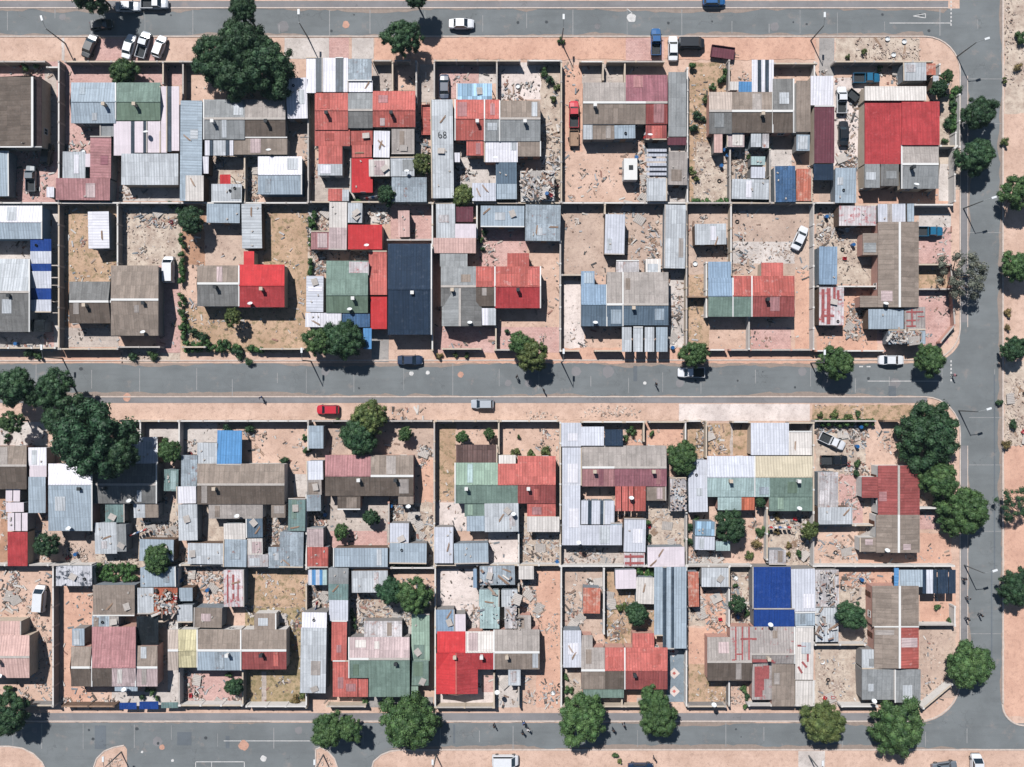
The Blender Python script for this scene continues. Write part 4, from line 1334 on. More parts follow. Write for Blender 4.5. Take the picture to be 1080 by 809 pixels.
# kerbs
def kerb(pts,w=.2,h=.1,mat='kerb'):
    mb=MB()
    for a,b in zip(pts,pts[1:]):
        mb.bar(W(*a)[:2]+(h/2,),W(*b)[:2]+(h/2,),w,h)
    o=struct('kerb',mb,mat); return o
kerb([(-far,8.5),(1000,8.5)]); kerb([(-far,38.5),(975,38.5)]+arc(975,76,37.5,-88,0)+[(1012.5,345)]+arc(978,345,34.5,2,90)+[(-far,382.5)])
kerb([(-far,418.5),(975,418.5)]+arc(975,456,37.5,-88,0)+[(1012.5,716)]+arc(968,716,44.5,2,90)+[(970,760.5)]+[(-far,760.5)])
kerb([(V1+.6,-far),(V1+.6,742)]+arc(1080,742,23,180,92)+[(far,765)],.25)
kerb([(425,790.6),(1057,790.6),(far,790.6)],.22); kerb([(-300,787),(10,787),(24,789),(36,795),(45,804),(50,815)]); kerb([(97,815),(102,800),(110,792),(120,788),(131,786)]); kerb([(333,815),(333,790),(338,788),(346,792),(353,800),(358,815)]); kerb([(391,815),(394,803),(402,796),(412,792),(425,790.6)])
kerb([(1020.5,80),(1020.5,345)],.12,.04); kerb([(1020.5,470),(1020.5,715)],.12,.04)
# road paint, joints and patches
def marks(name,rects,mat,z):
    mb=MB()
    for x0,y0,x1,y1 in rects: mb.face([W(x,y)[:2]+(z,) for x,y in [(x0,y1),(x1,y1),(x1,y0),(x0,y0)]])
    return struct(name,mb,mat)
marks('road_marking',[(938,24,1003,24.8)]+[(1002.3,y,1003.7,y+2.2) for y in range(-3,26,4)]+[(915,401.6,990,402.3)]+[(1002.3,y,1003.7,y+2.2) for y in range(380,402,4)]+[(906,386,910,387.3),(914,386,918,387.3)]
 +[(206,803,258,803.8),(206,803,206.8,820),(257.4,803,258.2,820),(223,803.8,223.6,820),(236,781,337,781.7)],'road_paint',.034)
t=MB(); t.bar(W(963,17)[:2]+(.035,),W(976,14.5)[:2]+(.035,),.12,.004); t.bar(W(963,17)[:2]+(.036,),W(976,19)[:2]+(.036,),.12,.004); t.bar(W(976,14.5)[:2]+(.037,),W(976,19)[:2]+(.037,),.12,.004); t.bar(W(661,9)[:2]+(.036,),W(668,15)[:2]+(.036,),.1,.004); struct('road_marking',t,'road_paint')
RR=random.Random(3)
jt=[]
for y0,y1 in ((9,38),(383,418),(762,790)):
    x=-30
    while x<1010:
        x+=RR.uniform(30,62); L=RR.uniform(.3,1)
        a=y0+(y1-y0)*RR.uniform(0,1-L); jt.append((x,a,x+RR.uniform(.5,1.0),a+(y1-y0)*L))
    jt.append((-30,(y0+y1)/2+RR.uniform(4,9),1000,(y0+y1)/2+9.5)) if 0 else None
for y in (83,130,245,440,490,560,668): jt.append((1022,y,1056,y+.7))
marks('road_joint',jt,'joint',.030)
marks('road_patch',[(937,407,945,418),(187,772,202,786),(478,764,480,784),(668,386,672,402),(1048,395,1049.5,600),(1045,600,1046.5,700),(100,765,112,790),(238,776,242,789)],'asphalt_patch',.032)
def disc(x,y,r,n=14): return [(x+r*math.cos(6.283*i/n)*RR.uniform(.8,1.1),y+r*math.sin(6.283*i/n)*RR.uniform(.8,1.1)) for i in range(n)]
sheet('road_stain',[disc(365,26,4),disc(486,395,3.2),disc(171,788,3),disc(134,419,4.5),disc(257,786,5.5)],.036,'stain_orange')
sheet('road_stain',[disc(150,793,1.4),disc(182,802,1.6),disc(278,800,3.5),disc(666,19,5),disc(434,394,2.5),disc(451,393,2.2),disc(680,404,2)],.038,'road_paint')
# sand washed over the road edges, oil and repairs
def drift(x0,x1,y,side,vert=False):
    pts=[]; x=x0; w=0
    while x<x1:
        w=max(0,min(5,w+RR.uniform(-1.6,1.5))); pts.append((x,y+side*w)); x+=RR.uniform(3,8)
    pg=pts+[(x1,y),(x0,y)]
    if vert: pg=[(b,a) for a,b in pg]
    if (side>0)!=vert: pg=pg[::-1]
    mb=MB(); mb.face([W(a,b)[:2]+(.0225,) for a,b in pg][::-1]); return struct('road_dust',mb,'road_dust')
for q in ((-40,1000,9,1),(-40,975,38,-1),(-40,975,383,1),(-40,975,418,-1),(-40,970,761,1),(400,1056,790,-1)): drift(*q)
drift(-40,742,1056.6,-1,True); drift(80,345,1020.5,1,True); drift(470,715,1020.5,1,True)
sheet('oil_stain',[disc(RR.uniform(20,1000),RR.choice([16,24,31,391,400,409,770,778,784])+RR.uniform(-2,2),RR.uniform(.7,2.2),9) for _ in range(34)],.0265,'oil')
sheet('road_patch',[disc(RR.uniform(20,1000),RR.choice([18,28,392,404,770,782]),RR.uniform(3,7),7) for _ in range(16)],.0245,'strip_asphalt')
# yard surfaces
for i,l in enumerate(PATCHES.strip().splitlines()):
    a=l.split(); x0,y0,x1,y1=map(float,a[:4]); m=a[4]
    mb=MB(); z=.004+.0035*(i%13)
    # slightly ragged outline
    pts=[]
    rag=1.1 if m in('sand','dirt','soil','debris_ground','dry_grass','green_grass','sand_orange') else .15
    n=max(2,int((x1-x0)/6)); k=max(2,int((y1-y0)/6))
    for j in range(n): pts.append((x0+(x1-x0)*j/n,y1+R.uniform(-rag,rag)))
    for j in range(k): pts.append((x1+R.uniform(-rag,rag),y1-(y1-y0)*j/k))
    for j in range(n): pts.append((x1-(x1-x0)*j/n,y0+R.uniform(-rag,rag)))
    for j in range(k): pts.append((x0+R.uniform(-rag,rag),y0+(y1-y0)*j/k))
    mb.face([W(x,y)[:2]+(z,) for x,y in pts])
    nm={'dry_grass':'dry_grass_ground','green_grass':'grass_ground'}.get(m,'yard_surface')
    struct(nm,mb,m)
# diamonds in the blue paving
d=MB(); e=MB()
for (x,y) in ((710,687),(711,710),(711,729)):
    d.face([W(x+a,y+b)[:2]+(.052,) for a,b in ((-6,0),(0,6),(6,0),(0,-6))]); e.face([W(x+a,y+b)[:2]+(.056,) for a,b in ((-2,0),(0,2),(2,0),(0,-2))])
struct('paving_pattern',d,'white_concrete'); struct('paving_pattern',e,'roof_rs' if 0 else MATS['rs'])
# ------------------------------------------------------------------ buildings
for l in BUILDINGS.strip().splitlines(): building(l)
# ------------------------------------------------------------------ boundary walls
for l in WALLS.strip().splitlines():
    a=l.split(); x0,y0,x1,y1=map(float,a[:4]); m=a[4]; h=1.75 if m!='plaster_pink' else 1.3
    h+=R.uniform(-.12,.12)
    A=W(x0,y0,h); B=W(x1,y1,h); base=((A[0]+B[0])/2,(A[1]+B[1])/2,0)
    root=empty('boundary_wall',base)
    mb=MB(); mb.bar((A[0],A[1],h/2-.03),(B[0],B[1],h/2-.03),.16,h)
    local(mb,base).build('wall_panel',m,root)
    L=math.dist(A[:2],B[:2]); cp=MB(); cp.bar((A[0],A[1],h-.0),(B[0],B[1],h-.0),.24,.07)
    local(cp,base).build('coping',R.choice(['concrete','plaster_white','plaster_cream']) if m!='timber_wall' else 'timber',root)
    n=max(1,int(L/3.2)); ps=MB()
    for i in range(n+1):
        f=i/n; x=A[0]+(B[0]-A[0])*f; y=A[1]+(B[1]-A[1])*f; pb=MB(); pb.box(x-.15,y-.15,-.05,x+.15,y+.15,h+.1)
        local(pb,base).build('pier','concrete' if m=='block_grey' else m,root)
    word={'block_grey':'grey block','plaster_white':'white plastered','plaster_cream':'cream plastered','plaster_pink':'pinkish plastered','timber_wall':'weathered timber'}[m]
    tag(root,('long ' if L>14 else 'short ' if L<5 else '')+word+(' wall running up the plot' if abs(x1-x0)<abs(y1-y0) else ' wall running along the plot'),'wall',(x0+x1)/2,(y0+y1)/2,'boundary walls between plots')
# ------------------------------------------------------------------ street lamps
for i,l in enumerate(LAMPS.split(';')):
    x,y,t=map(float,l.split()); b=W(x,y); root=empty('street_lamp',b)
    mb=MB(); mb.cyl((0,0,0),(0,0,5.8),.13,.07); mb.build('pole','pole_metal',root)
    ax,ay=(math.sin(t),math.cos(t)); ax=t and .95 or 0.0; ay=.3 if t else 1
    if t<0: ax=-.3; ay=1
    if y>700: ay=1
    n=math.hypot(ax,ay); ax/=n; ay/=n
    am=MB(); am.cyl((0,0,5.7),(ax*1.3,ay*1.3,6.05),.045); am.build('arm','pole_metal',root)
    hd=MB(); hd.obox((ax*1.6,ay*1.6,6.05),(ax,ay,0),(-ay,ax,0),(0,0,1),.42,.16,.07); hd.build('lamp_head','lamp_white',root)
    tag(root,'tall grey street lamp with white head','street lamp',x,y,'street lamps')
# ------------------------------------------------------------------ vehicles
def loft(mb,secs,cap=True):
    """secs: list of (x, halfwidth, z0, z1, round) -> body skin"""
    rings=[]
    for x,hw,z0,z1 in secs:
        r=min(.12,(z1-z0)*.35)
        rings.append([(x,-hw,z0+r),(x,-hw*.99,z1-r),(x,-hw+r,z1),(x,0,z1+.02),(x,hw-r,z1),(x,hw*.99,z1-r),(x,hw,z0+r),(x,hw-r,z0),(x,-hw+r,z0)])
    for a,b in zip(rings,rings[1:]):
        for i in range(9):
            j=(i+1)%9; mb.face([a[i],b[i],b[j],a[j]])
    mb.face(rings[0][::-1] if 0 else rings[0]); mb.face(rings[-1][::-1])
def car_proto(kind,paint):
    root=empty({'sedan':'parked_car','hatch':'parked_car','pickup':'pickup_truck','van':'van'}[kind],(0,0,0)); P='paint_'+paint
    L={'sedan':4.45,'hatch':4.0,'pickup':4.8,'van':4.7}[kind]; w={'sedan':.86,'hatch':.84,'pickup':.87,'van':.92}[kind]; h=L/2
    b=MB()
    if kind=='van': prof=[(-h,w*.93,.35,1.1),(-h+.1,w,.25,1.2),(h-1.0,w,.25,1.2),(h-.35,w*.96,.25,1.05),(h-.08,w*.86,.3,.9),(h,w*.75,.4,.75)]
    else: prof=[(-h,w*.78,.42,.8),(-h+.1,w*.92,.3,.9),(-h+.7,w,.25,.93),(0,w*1.01,.25,.95),(h-1.2,w,.25,.93),(h-.4,w*.94,.25,.84),(h-.1,w*.84,.3,.74),(h,w*.68,.4,.66)]
    if kind=='pickup':
        prof=[(-.25,w,.25,.92),(h-1.1,w,.25,.95),(h-.4,w*.95,.25,.86),(h-.1,w*.86,.3,.76),(h,w*.7,.4,.68)]
    loft(b,prof); b.build('body',P,root)
    # cabin: glass frustum with painted roof and pillars
    c={'sedan':(-1.45,-.95,.45,1.15),'hatch':(-1.85,-1.5,.4,1.05),'pickup':(-.25,-.15,.75,1.35),'van':(-2.25,-2.1,1.05,1.75)}[kind]
    zb,zt={'van':(1.15,1.75),'pickup':(.9,1.45)}.get(kind,(.9,1.36))
    x0,x1,x2,x3=c; wb,wt=w*.93,w*.76
    if kind=='van': wt=w*.86
    gl=MB(); gl.hexa([(x0,-wb,zb),(x3,-wb,zb),(x3,wb,zb),(x0,wb,zb)],[(x1,-wt,zt),(x2,-wt,zt),(x2,wt,zt),(x1,wt,zt)]); gl.build('cabin_glass','glass',root)
    rf=MB(); rf.box(x1-.04,-wt-.02,zt-.02,x2+.04,wt+.02,zt+.05); rf.build('roof_panel',P,root)
    for sx,a,bq in ((0,x0,x1),(1,x3,x2)):
        for s in(-1,1):
            pl=MB(); pl.bar((a,s*wb*.99,zb),(bq,s*wt*1.0,zt+.01),.08,.07); pl.build('pillar',P,root)
    if kind=='pickup':
        bed=MB(); bed.box(-h,-w,.4,-.27,w,.5); bed.box(-h,-w,.5,-.27,-w+.07,.95); bed.box(-h,w-.07,.5,-.27,w,.95); bed.box(-h,-w+.07,.5,-h+.06,w-.07,.95); bed.box(-.33,-w+.07,.5,-.27,w-.07,.95); bed.build('load_bed',P,root)
        fl=MB(); fl.box(-h+.07,-w+.08,.505,-.34,w-.08,.52); fl.build('bed_floor','dark_frame',root)
    bp=MB(); bp.box(h-.12,-w*.8,.3,h+.04,w*.8,.45); bp.build('front_bumper','dark_frame' if paint in('white','red','teal') and kind!='sedan' else P,root)
    rb=MB(); rb.box(-h-.04,-w*.82,.32,-h+.1,w*.82,.48); rb.build('rear_bumper','dark_frame' if kind!='sedan' else P,root)
    for s in(-1,1):
        m=MB(); m.box(x3-.25,s*(w+.08)-.08,.92,x3-.1,s*(w+.08)+.08,1.03); m.build('mirror','dark_frame',root)
        hl=MB(); hl.box(h-.22,s*w*.62-.14,.58,h-.02,s*w*.62+.14,.70); hl.build('headlight','lamp_lens',root)
        tl=MB(); tl.box(-h-.02,s*w*.7-.1,.6,-h+.06,s*w*.7+.1,.78); tl.build('tail_light','red_lens',root)
        for x in(-h+.85,h-.85):
            wh=MB(); wh.cyl((x,s*(w-.16),.31),(x,s*(w+.01),.31),.31,n=16); wo=wh.build('wheel','tyre',root)
            rm=MB(); rm.cyl((x,s*(w-.02),.31),(x,s*(w+.03),.31),.18,n=12); rm.build('rim','chrome',wo)
    return root
protos={}
for l in CARS.strip().splitlines():
    a=l.split(' ',5); k,x,y,an,p,desc=a; x=float(x);y=float(y)
    if (k,p) not in protos: protos[(k,p)]=o=car_proto(k,p)
    else: o=copy_tree(protos[(k,p)])
    o.location=W(x,y,.03 if 0 else 0); o.location.z=.03
    o.rotation_euler=(0,0,math.radians(float(an))); o.scale=(.94,)*3
    tag(o,desc,{'pickup':'pickup truck','van':'van'}.get(k,'car'),x,y,'parked and driving vehicles',final=True)
# caravan
c0=W(663,182); root=empty('caravan',c0); b=MB(); b.hexa([(-1.15,-1.7,.4),(1.15,-1.7,.4),(1.15,1.7,.4),(-1.15,1.7,.4)],[(-1.1,-1.8,2.3),(1.1,-1.8,2.3),(1.1,1.75,2.3),(-1.1,1.75,2.3)]); b.build('body','white_paint',root)
b=MB(); b.box(-.3,-.1,2.3,.4,.6,2.42); b.build('roof_vent','dark_frame',root)
for s in(-1,1):
    b=MB(); b.cyl((s*.95,-.2,.3),(s*1.16,-.2,.3),.3,n=14); b.build('wheel','tyre',root); b=MB(); b.box(s*1.16-.01,-1,1.2,s*1.16+.01,.2,1.7); b.build('window','glass',root)
b=MB(); b.bar((0,1.75,.45),(0,2.7,.4),.08); b.build('drawbar','pole_metal',root)
tag(root,'white caravan with a square roof vent in the sandy yard','caravan',663,182,final=True)
# trailers / scrap vehicles
def trailer(x,y,an,L,w,mat,desc):
    root=empty('trailer',W(x,y),math.radians(an)); b=MB(); b.box(-L/2,-w/2,.45,L/2,w/2,.52)
    b.build('deck',mat,root)
    for s in(-1,1):
        q=MB(); q.box(-L/2,s*w/2-.03,.52,L/2,s*w/2+.03,.85); q.build('side_board',mat,root); q=MB(); q.cyl((0,s*w/2+.03,.3),(0,s*w/2+.2,.3),.28,n=12); q.build('wheel','tyre',root)
    for e in(-1,1): q=MB(); q.box(e*L/2-.03,-w/2+.03,.52,e*L/2+.03,w/2-.03,.85); q.build('end_board',mat,root)
    q=MB(); q.bar((L/2,0,.5),(L/2+.9,0,.45),.08); q.build('drawbar','pole_metal',root)
    tag(root,desc,'trailer',x,y,final=True)
    return root
trailer(605,147,90,2.6,1.5,'timber','small brown trailer behind the red pickup')
trailer(898,102,-40,2.0,1.4,'dark_frame','dark open trailer slanted in the workshop yard')
trailer(761,57,-8,3.9,2.0,MATS['mr'],'red trailer piled with scrap on the orange verge')
trailer(450,128,90,5.0,1.5,MATS['rk'],'long red ladder-framed trailer in the narrow drive')
# ------------------------------------------------------------------ trees
def leaves(mb,c,r,n,size,rnd,flat=.8,mi=0):
    c=Vector(c)
    for _ in range(n):
        z=rnd.uniform(-.35,1); t=rnd.uniform(0,6.283); q=math.sqrt(max(0,1-z*z)); nrm=Vector((q*math.cos(t),q*math.sin(t),z))
        p=c+Vector((nrm.x,nrm.y,nrm.z*flat))*r*rnd.uniform(.72,1.08)
        nn=(nrm+Vector((rnd.gauss(0,.45),rnd.gauss(0,.45),rnd.gauss(0,.45)))).normalized()
        a=nn.cross(Vector((rnd.gauss(0,1),rnd.gauss(0,1),rnd.gauss(0,1)))).normalized(); b=nn.cross(a); s=size*rnd.uniform(.6,1.3)
        mb.face([p-a*s,p-b*s*.55,p+a*s,p+b*s*.55],None,mi)
def core(mb,c,r,rnd):
    n,m=7,4; P=[[(c[0]+r*math.sin(math.pi*j/m)*math.cos(6.283*i/n)*rnd.uniform(.8,1.1),c[1]+r*math.sin(math.pi*j/m)*math.sin(6.283*i/n)*rnd.uniform(.8,1.1),c[2]+r*.8*math.cos(math.pi*j/m)) for i in range(n)] for j in range(m+1)]
    base=len(mb.v)
    for row in P:
        for q in row: mb.v.append(q)
    for j in range(m):
        for i in range(n):
            a=base+j*n+i; b=base+j*n+(i+1)%n; mb.f.append((a,a+n,b+n,b)); mb.uv.append([(0,0)]*4); mb.mi.append(0)
def tree_mesh(seed,kind,open_=False,elong=1.0):
    """unit-ish crown: radius 3 m, centred at z 0; plus limbs"""
    rnd=random.Random(seed); mb=MB(); limbs=MB(); RAD=3.0
    K=84 if not open_ else 34; cs=[]
    lob=[(rnd.uniform(0,6.28),rnd.uniform(.08,.2)) for _ in range(4)]
    for i in range(K):
        z=rnd.uniform(-.45,1); t=2.399*i; q=math.sqrt(1-max(0,z)**2)*rnd.uniform(.6,1.0) if z<.9 else rnd.uniform(0,.3)
        m=1+sum(a*math.cos((k+2)*t+p) for k,(p,a) in enumerate(lob))*.28
        rr=RAD*(.9 if not open_ else .9)*m
        c=(q*math.cos(t)*rr,q*math.sin(t)*rr*elong,z*RAD*.55); r=rnd.uniform(.38,.68) if not open_ else rnd.uniform(.38,.7)
        cs.append(c); leaves(mb,c,r,int(150*r/.7) if not open_ else int(120*r/.7),.105,rnd); core(mb,c,r*(.78 if not open_ else .6),rnd)
    if not open_:
        for i in range(14):
            t=rnd.uniform(0,6.28); q=rnd.uniform(0,.5)*RAD; c=(q*math.cos(t),q*math.sin(t),rnd.uniform(.2,.5)*RAD*.8); leaves(mb,c,.85,150,.11,rnd); core(mb,c,.7,rnd)
    for c in rnd.sample(cs,9): limbs.cyl((0,0,-RAD*.75),(c[0]*.85,c[1]*.85,c[2]-.2),.11,.03,n=5)
    return mb,limbs
cm={}
def crown_data(kind,var):
    k=(kind,var)
    if k not in cm:
        op=kind in('leaf_grey',) or var==4
        mb,l=tree_mesh(11+var*7,kind,op,[1,.92,1.08,.88,1][var]); cm[k]=(mb.mesh('crown',kind),l.mesh('limbs','bark'))
    return cm[k]
def tree(x,y,rp,h,kind,desc,i):
    ztop=h; rad=1.08*rp*S*(H-h*.6)/H; sc_=rad/3.0; zc=h-3*.55*sc_-.6*sc_
    # the photo shows the crown at its height: the trunk stands a little towards the nadir
    p=W(x,y,zc+.5); root=empty('tree',(p[0],p[1],0))
    var=4 if ('open' in desc or 'thin' in desc or kind=='leaf_grey') else i%4
    me,lm=crown_data(kind,var)
    cr=bpy.data.objects.new('crown',me); COL.objects.link(cr); cr.parent=root; cr.location=(0,0,zc); cr.scale=(sc_,sc_,sc_*(1.0 if rad>2 else 1.2)); cr.rotation_euler=(0,0,R.uniform(0,6.28))
    tk=MB(); tk.cyl((0,0,-.05),(.05,.03,max(.5,zc-1.4*sc_)),.1+.07*sc_,.06+.06*sc_,n=8); t=tk.build('trunk','bark',root)
    lb=bpy.data.objects.new('limb',lm); COL.objects.link(lb); lb.parent=t; lb.location=(0,0,zc); lb.scale=(sc_,)*3
    tag(root,desc,'tree',x,y,'trees')
i=0
for l in TREES.strip().splitlines():
    a=l.split(' ',5)
    if float(a[2])<3: continue
    tree(float(a[0]),float(a[1]),float(a[2]),float(a[3]),a[4],a[5],i); i+=1
# shrubs
SK={'d':('leaf_dark','dark green shrub'),'m':('leaf_mid','fresh green shrub'),'o':('leaf_olive','olive shrub'),'g':('leaf_dry','dry straw-coloured shrub')}
def shrub_mesh(seed,kind):
    rnd=random.Random(seed); mb=MB()
    for i in range(9):
        t=rnd.uniform(0,6.28); q=rnd.uniform(0,.65); c=(q*math.cos(t),q*math.sin(t),rnd.uniform(.25,.8)); leaves(mb,c,rnd.uniform(.25,.45),70,.085,rnd); core(mb,c,.26,rnd)
    st=MB()
    for i in range(5):
        t=rnd.uniform(0,6.28); st.cyl((0,0,0),(.5*math.cos(t),.5*math.sin(t),.7),.04,.015,n=5)
    return mb.mesh('foliage',kind),st.mesh('stem','bark')
sm={}
for i,s in enumerate(SHRUBS.split(';')):
    x,y,r,k=s.split(); x=float(x);y=float(y);r=float(r)
    if r<2: continue
    kk=(k,i%3)
    if kk not in sm: sm[kk]=shrub_mesh(i+5,SK[k][0])
    root=empty('shrub',W(x,y,.6)); root.location.z=0; s_=r*S*1.05
    f=bpy.data.objects.new('foliage',sm[kk][0]); COL.objects.link(f); f.parent=root; f.scale=(s_,s_*R.uniform(.8,1.1),max(.8,s_)); f.rotation_euler=(0,0,R.uniform(0,6))
    f=bpy.data.objects.new('stem',sm[kk][1]); COL.objects.link(f); f.parent=root; f.scale=(s_,s_,max(.8,s_))
    tag(root,SK[k][1],'shrub',x,y,'garden shrubs')
for s in HEDGES.split(';'):
    x0,y0,x1,y1=map(float,s.split()); rnd=random.Random(int(x0*7+y0)); mb=MB(); a=W(x0,y1,1); b=W(x1,y0,1)
    base=((a[0]+b[0])/2,(a[1]+b[1])/2,0); w,d_=b[0]-a[0],b[1]-a[1]
    for _ in range(int(max(10,w*d_*3.2))):
        c=(rnd.uniform(-.5,.5)*max(.1,w-.4),rnd.uniform(-.5,.5)*max(.1,d_-.4),rnd.uniform(.5,1.1)); leaves(mb,c,.42,60,.1,rnd); core(mb,c,.34,rnd)
    cb=MB(); 
    for q in range(max(2,int(max(w,d_)/1.2))):
        f=(q+.5)/max(2,int(max(w,d_)/1.2))-.5; X,Y=(f*w,0) if w>d_ else (0,f*d_); cb.cyl((X,Y,0),(X+.1,Y,.9),.04,.02,n=5)
    root=empty('hedge',base); mb.build('foliage','leaf_hedge',root); cb.build('stem','bark',root)
    tag(root,'dark green clipped hedge' if max(w,d_)>4 else 'short ragged green hedge','hedge',(x0+x1)/2,(y0+y1)/2,'hedges')
# ------------------------------------------------------------------ scrap and rubble
def roofz(x,y):
    for root,kind,(a,b,c,d),h,desc,P in BUILT:
        for t,(x0,y0,x1,y1),_ in P:
            if x0<x<x1 and y0<y<y1: return h+.03 if t=='p' else h+.55
    return 0
def on_car(x,y): return any(abs(x-c[0])<9 and abs(y-c[1])<9 for c in CARPOS)
CARPOS=[(float(l.split()[1]),float(l.split()[2])) for l in CARS.strip().splitlines()]
CL=[]
for n_,l in enumerate(SCRAP.strip().splitlines()):
    a=l.split(' ',5); x0,y0,x1,y1=map(float,a[:4]); n=int(a[4]); desc=a[5]
    if n<3: continue
    rnd=random.Random(n_*13+5); mb=MB(); rub='rubble' in desc or 'stone' in desc
    onroof='on the' in desc and 'roof' in desc or 'covering' in desc
    cx,cy=(x0+x1)/2,(y0+y1)/2; base=W(cx,cy)
    cl=[(rnd.uniform(x0,x1),rnd.uniform(y0,y1)) for _ in range(max(2,n//12))]
    for _ in range(int(n*(1.7 if rub else 2.6))):
        q=rnd.choice(cl)
        if rnd.random()<.6: x=q[0]+rnd.gauss(0,(x1-x0)*.10+1.2); y=q[1]+rnd.gauss(0,(y1-y0)*.10+1.2)
        else: x=rnd.uniform(x0,x1); y=rnd.uniform(y0,y1)
        x=min(max(x,x0),x1); y=min(max(y,y0),y1)
        rz=roofz(x,y)
        if rz and not onroof: continue
        if on_car(x,y): continue
        z0=(rz+.1) if onroof else 0
        if onroof and not rz: continue
        p=W(x,y,z0); s=rnd.choice([.05,.07,.09,.12,.16,.2]) if not rub else rnd.choice([.05,.06,.09,.13])
        an=rnd.uniform(0,6.28); ax=Vector((math.cos(an),math.sin(an),rnd.uniform(-.25,.25))).normalized(); ay=ax.cross(Vector((0,0,1))).normalized(); az=ax.cross(ay)
        el=rnd.choice([1,1,1.5,2.2,4]) if not rub else rnd.uniform(1,1.7)
        hz=min(s,.12)*rnd.uniform(.3,1)
        mb.obox((p[0]-base[0],p[1]-base[1],z0+hz*.8),ax,ay,az,s*el,s*rnd.uniform(.5,1),hz)
    if not mb.f: continue
    o=mb.build('rubble' if rub else 'scrap','rubble' if rub else 'debris',None,base); o['kind']='stuff'; o['label']=' '.join(desc.split()[:16]); o['category']='rubble' if rub else 'scrap'
    # a few larger single things among the scrap
    if not rub or n>100:
        for k in range(1+n//24):
            x=rnd.uniform(x0+1,x1-1); y=rnd.uniform(y0+1,y1-1)
            if (roofz(x,y) and not onroof) or on_car(x,y): continue
            CL.append((x,y,roofz(x,y)+.1 if roofz(x,y) else 0,rnd.choice(['plank','plank','tyre','drum','crate','bucket','sheet','sheet','sheet','pallet','basin']),desc))
# fine litter lying about in each pair of yards
for ri,(ya,yb) in enumerate(((68,212),(217,366),(447,595),(600,743))):
    for pi in range(8):
        xa=max(2,PAIRX[pi]+3); xb=min(1003,PAIRX[pi+1]-3); rnd=random.Random(ri*10+pi); mb=MB(); base=W((xa+xb)/2,(ya+yb)/2)
        cl=[(rnd.uniform(xa,xb),rnd.uniform(ya,yb),rnd.uniform(3,12)) for _ in range(26)]
        for _ in range(650):
            if rnd.random()<.7: c=rnd.choice(cl); x=rnd.gauss(c[0],c[2]*.6); y=rnd.gauss(c[1],c[2]*.6)
            else: x=rnd.uniform(xa,xb); y=rnd.uniform(ya,yb)
            if not(xa<x<xb and ya<y<yb) or roofz(x,y) or on_car(x,y): continue
            p=W(x,y); an=rnd.uniform(0,6.28); ax=Vector((math.cos(an),math.sin(an),rnd.uniform(-.2,.2))).normalized(); ay=ax.cross(Vector((0,0,1))).normalized(); s=rnd.choice([.03,.04,.06,.09,.13])
            mb.obox((p[0]-base[0],p[1]-base[1],.05),ax,ay,ax.cross(ay),s*rnd.choice([1,1,2,4]),s,min(s,.09)*.7)
        o=mb.build('litter','debris',None,base); o['kind']='stuff'; o['category']='litter'; o['label']='fine litter and stones in the yards, '+['top','second','third','bottom'][ri]+' row, '+ORD[pi]+' plot pair'
# loose things
def item_mesh(kind):
    mb=MB()
    if kind=='plank': mb.box(-1.2,-.09,.02,1.2,.09,.07); mb.box(-.9,.16,.02,1.1,.28,.06)
    elif kind=='tyre':
        n=18
        for i in range(n):
            a,b=2*math.pi*i/n,2*math.pi*(i+1)/n
            pr=[(.2,.02),(.33,.02),(.36,.1),(.33,.19),(.2,.19),(.2,.02)]
            for (r0,z0),(r1,z1) in zip(pr,pr[1:]): mb.face([(r0*math.cos(a),r0*math.sin(a),z0),(r1*math.cos(a),r1*math.sin(a),z1),(r1*math.cos(b),r1*math.sin(b),z1),(r0*math.cos(b),r0*math.sin(b),z0)])
    elif kind=='drum':
        mb.cyl((0,0,0),(0,0,.86),.29,n=18); mb.cyl((0,0,.28),(0,0,.31),.305,n=18); mb.cyl((0,0,.56),(0,0,.59),.305,n=18); mb.cyl((0,0,.86),(0,0,.89),.30,n=18); mb.cyl((.12,.05,.89),(.12,.05,.91),.04,n=8)
    elif kind=='crate':
        for z in(.05,.2,.35):
            mb.box(-.3,-.22,z,.3,-.2,z+.1); mb.box(-.3,.2,z,.3,.22,z+.1); mb.box(-.3,-.2,z,-.28,.2,z+.1); mb.box(.28,-.2,z,.3,.2,z+.1)
        mb.box(-.28,-.2,.03,.28,.2,.06)
        for a in(-1,1):
            for b in(-1,1): mb.box(a*.27-.02,b*.19-.02,0,a*.27+.02,b*.19+.02,.47)
    elif kind=='bucket':
        mb.cyl((0,0,0),(0,0,.34),.13,.18,n=16,cap=False); mb.cyl((0,0,.02),(0,0,.04),.13,n=16); mb.bar((-.18,0,.34),(.18,0,.36),.02)
    elif kind=='sheet':
        n=12
        for i in range(n):
            x=-.9+i*.15; z=.08+.03*(i%2); z2=.08+.03*((i+1)%2); mb.face([(x,-.7,z),(x+.15,-.7,z2),(x+.15,.75,z2+.25),(x,.75,z+.25)]); mb.face([(x,-.7,z-.01),(x,.75,z+.24),(x+.15,.75,z2+.24),(x+.15,-.7,z2-.01)])
    elif kind=='pallet':
        for i in range(6): mb.box(-.5,-.5+i*.18,.1,.5,-.5+i*.18+.1,.13)
        for i in range(3): mb.box(-.5+i*.45,-.5,0,-.5+i*.45+.1,.5,.1)
    elif kind=='basin':
        mb.cyl((0,0,0),(0,0,.25),.3,.42,n=20,cap=False); mb.cyl((0,0,.01),(0,0,.03),.3,n=20)
    return mb
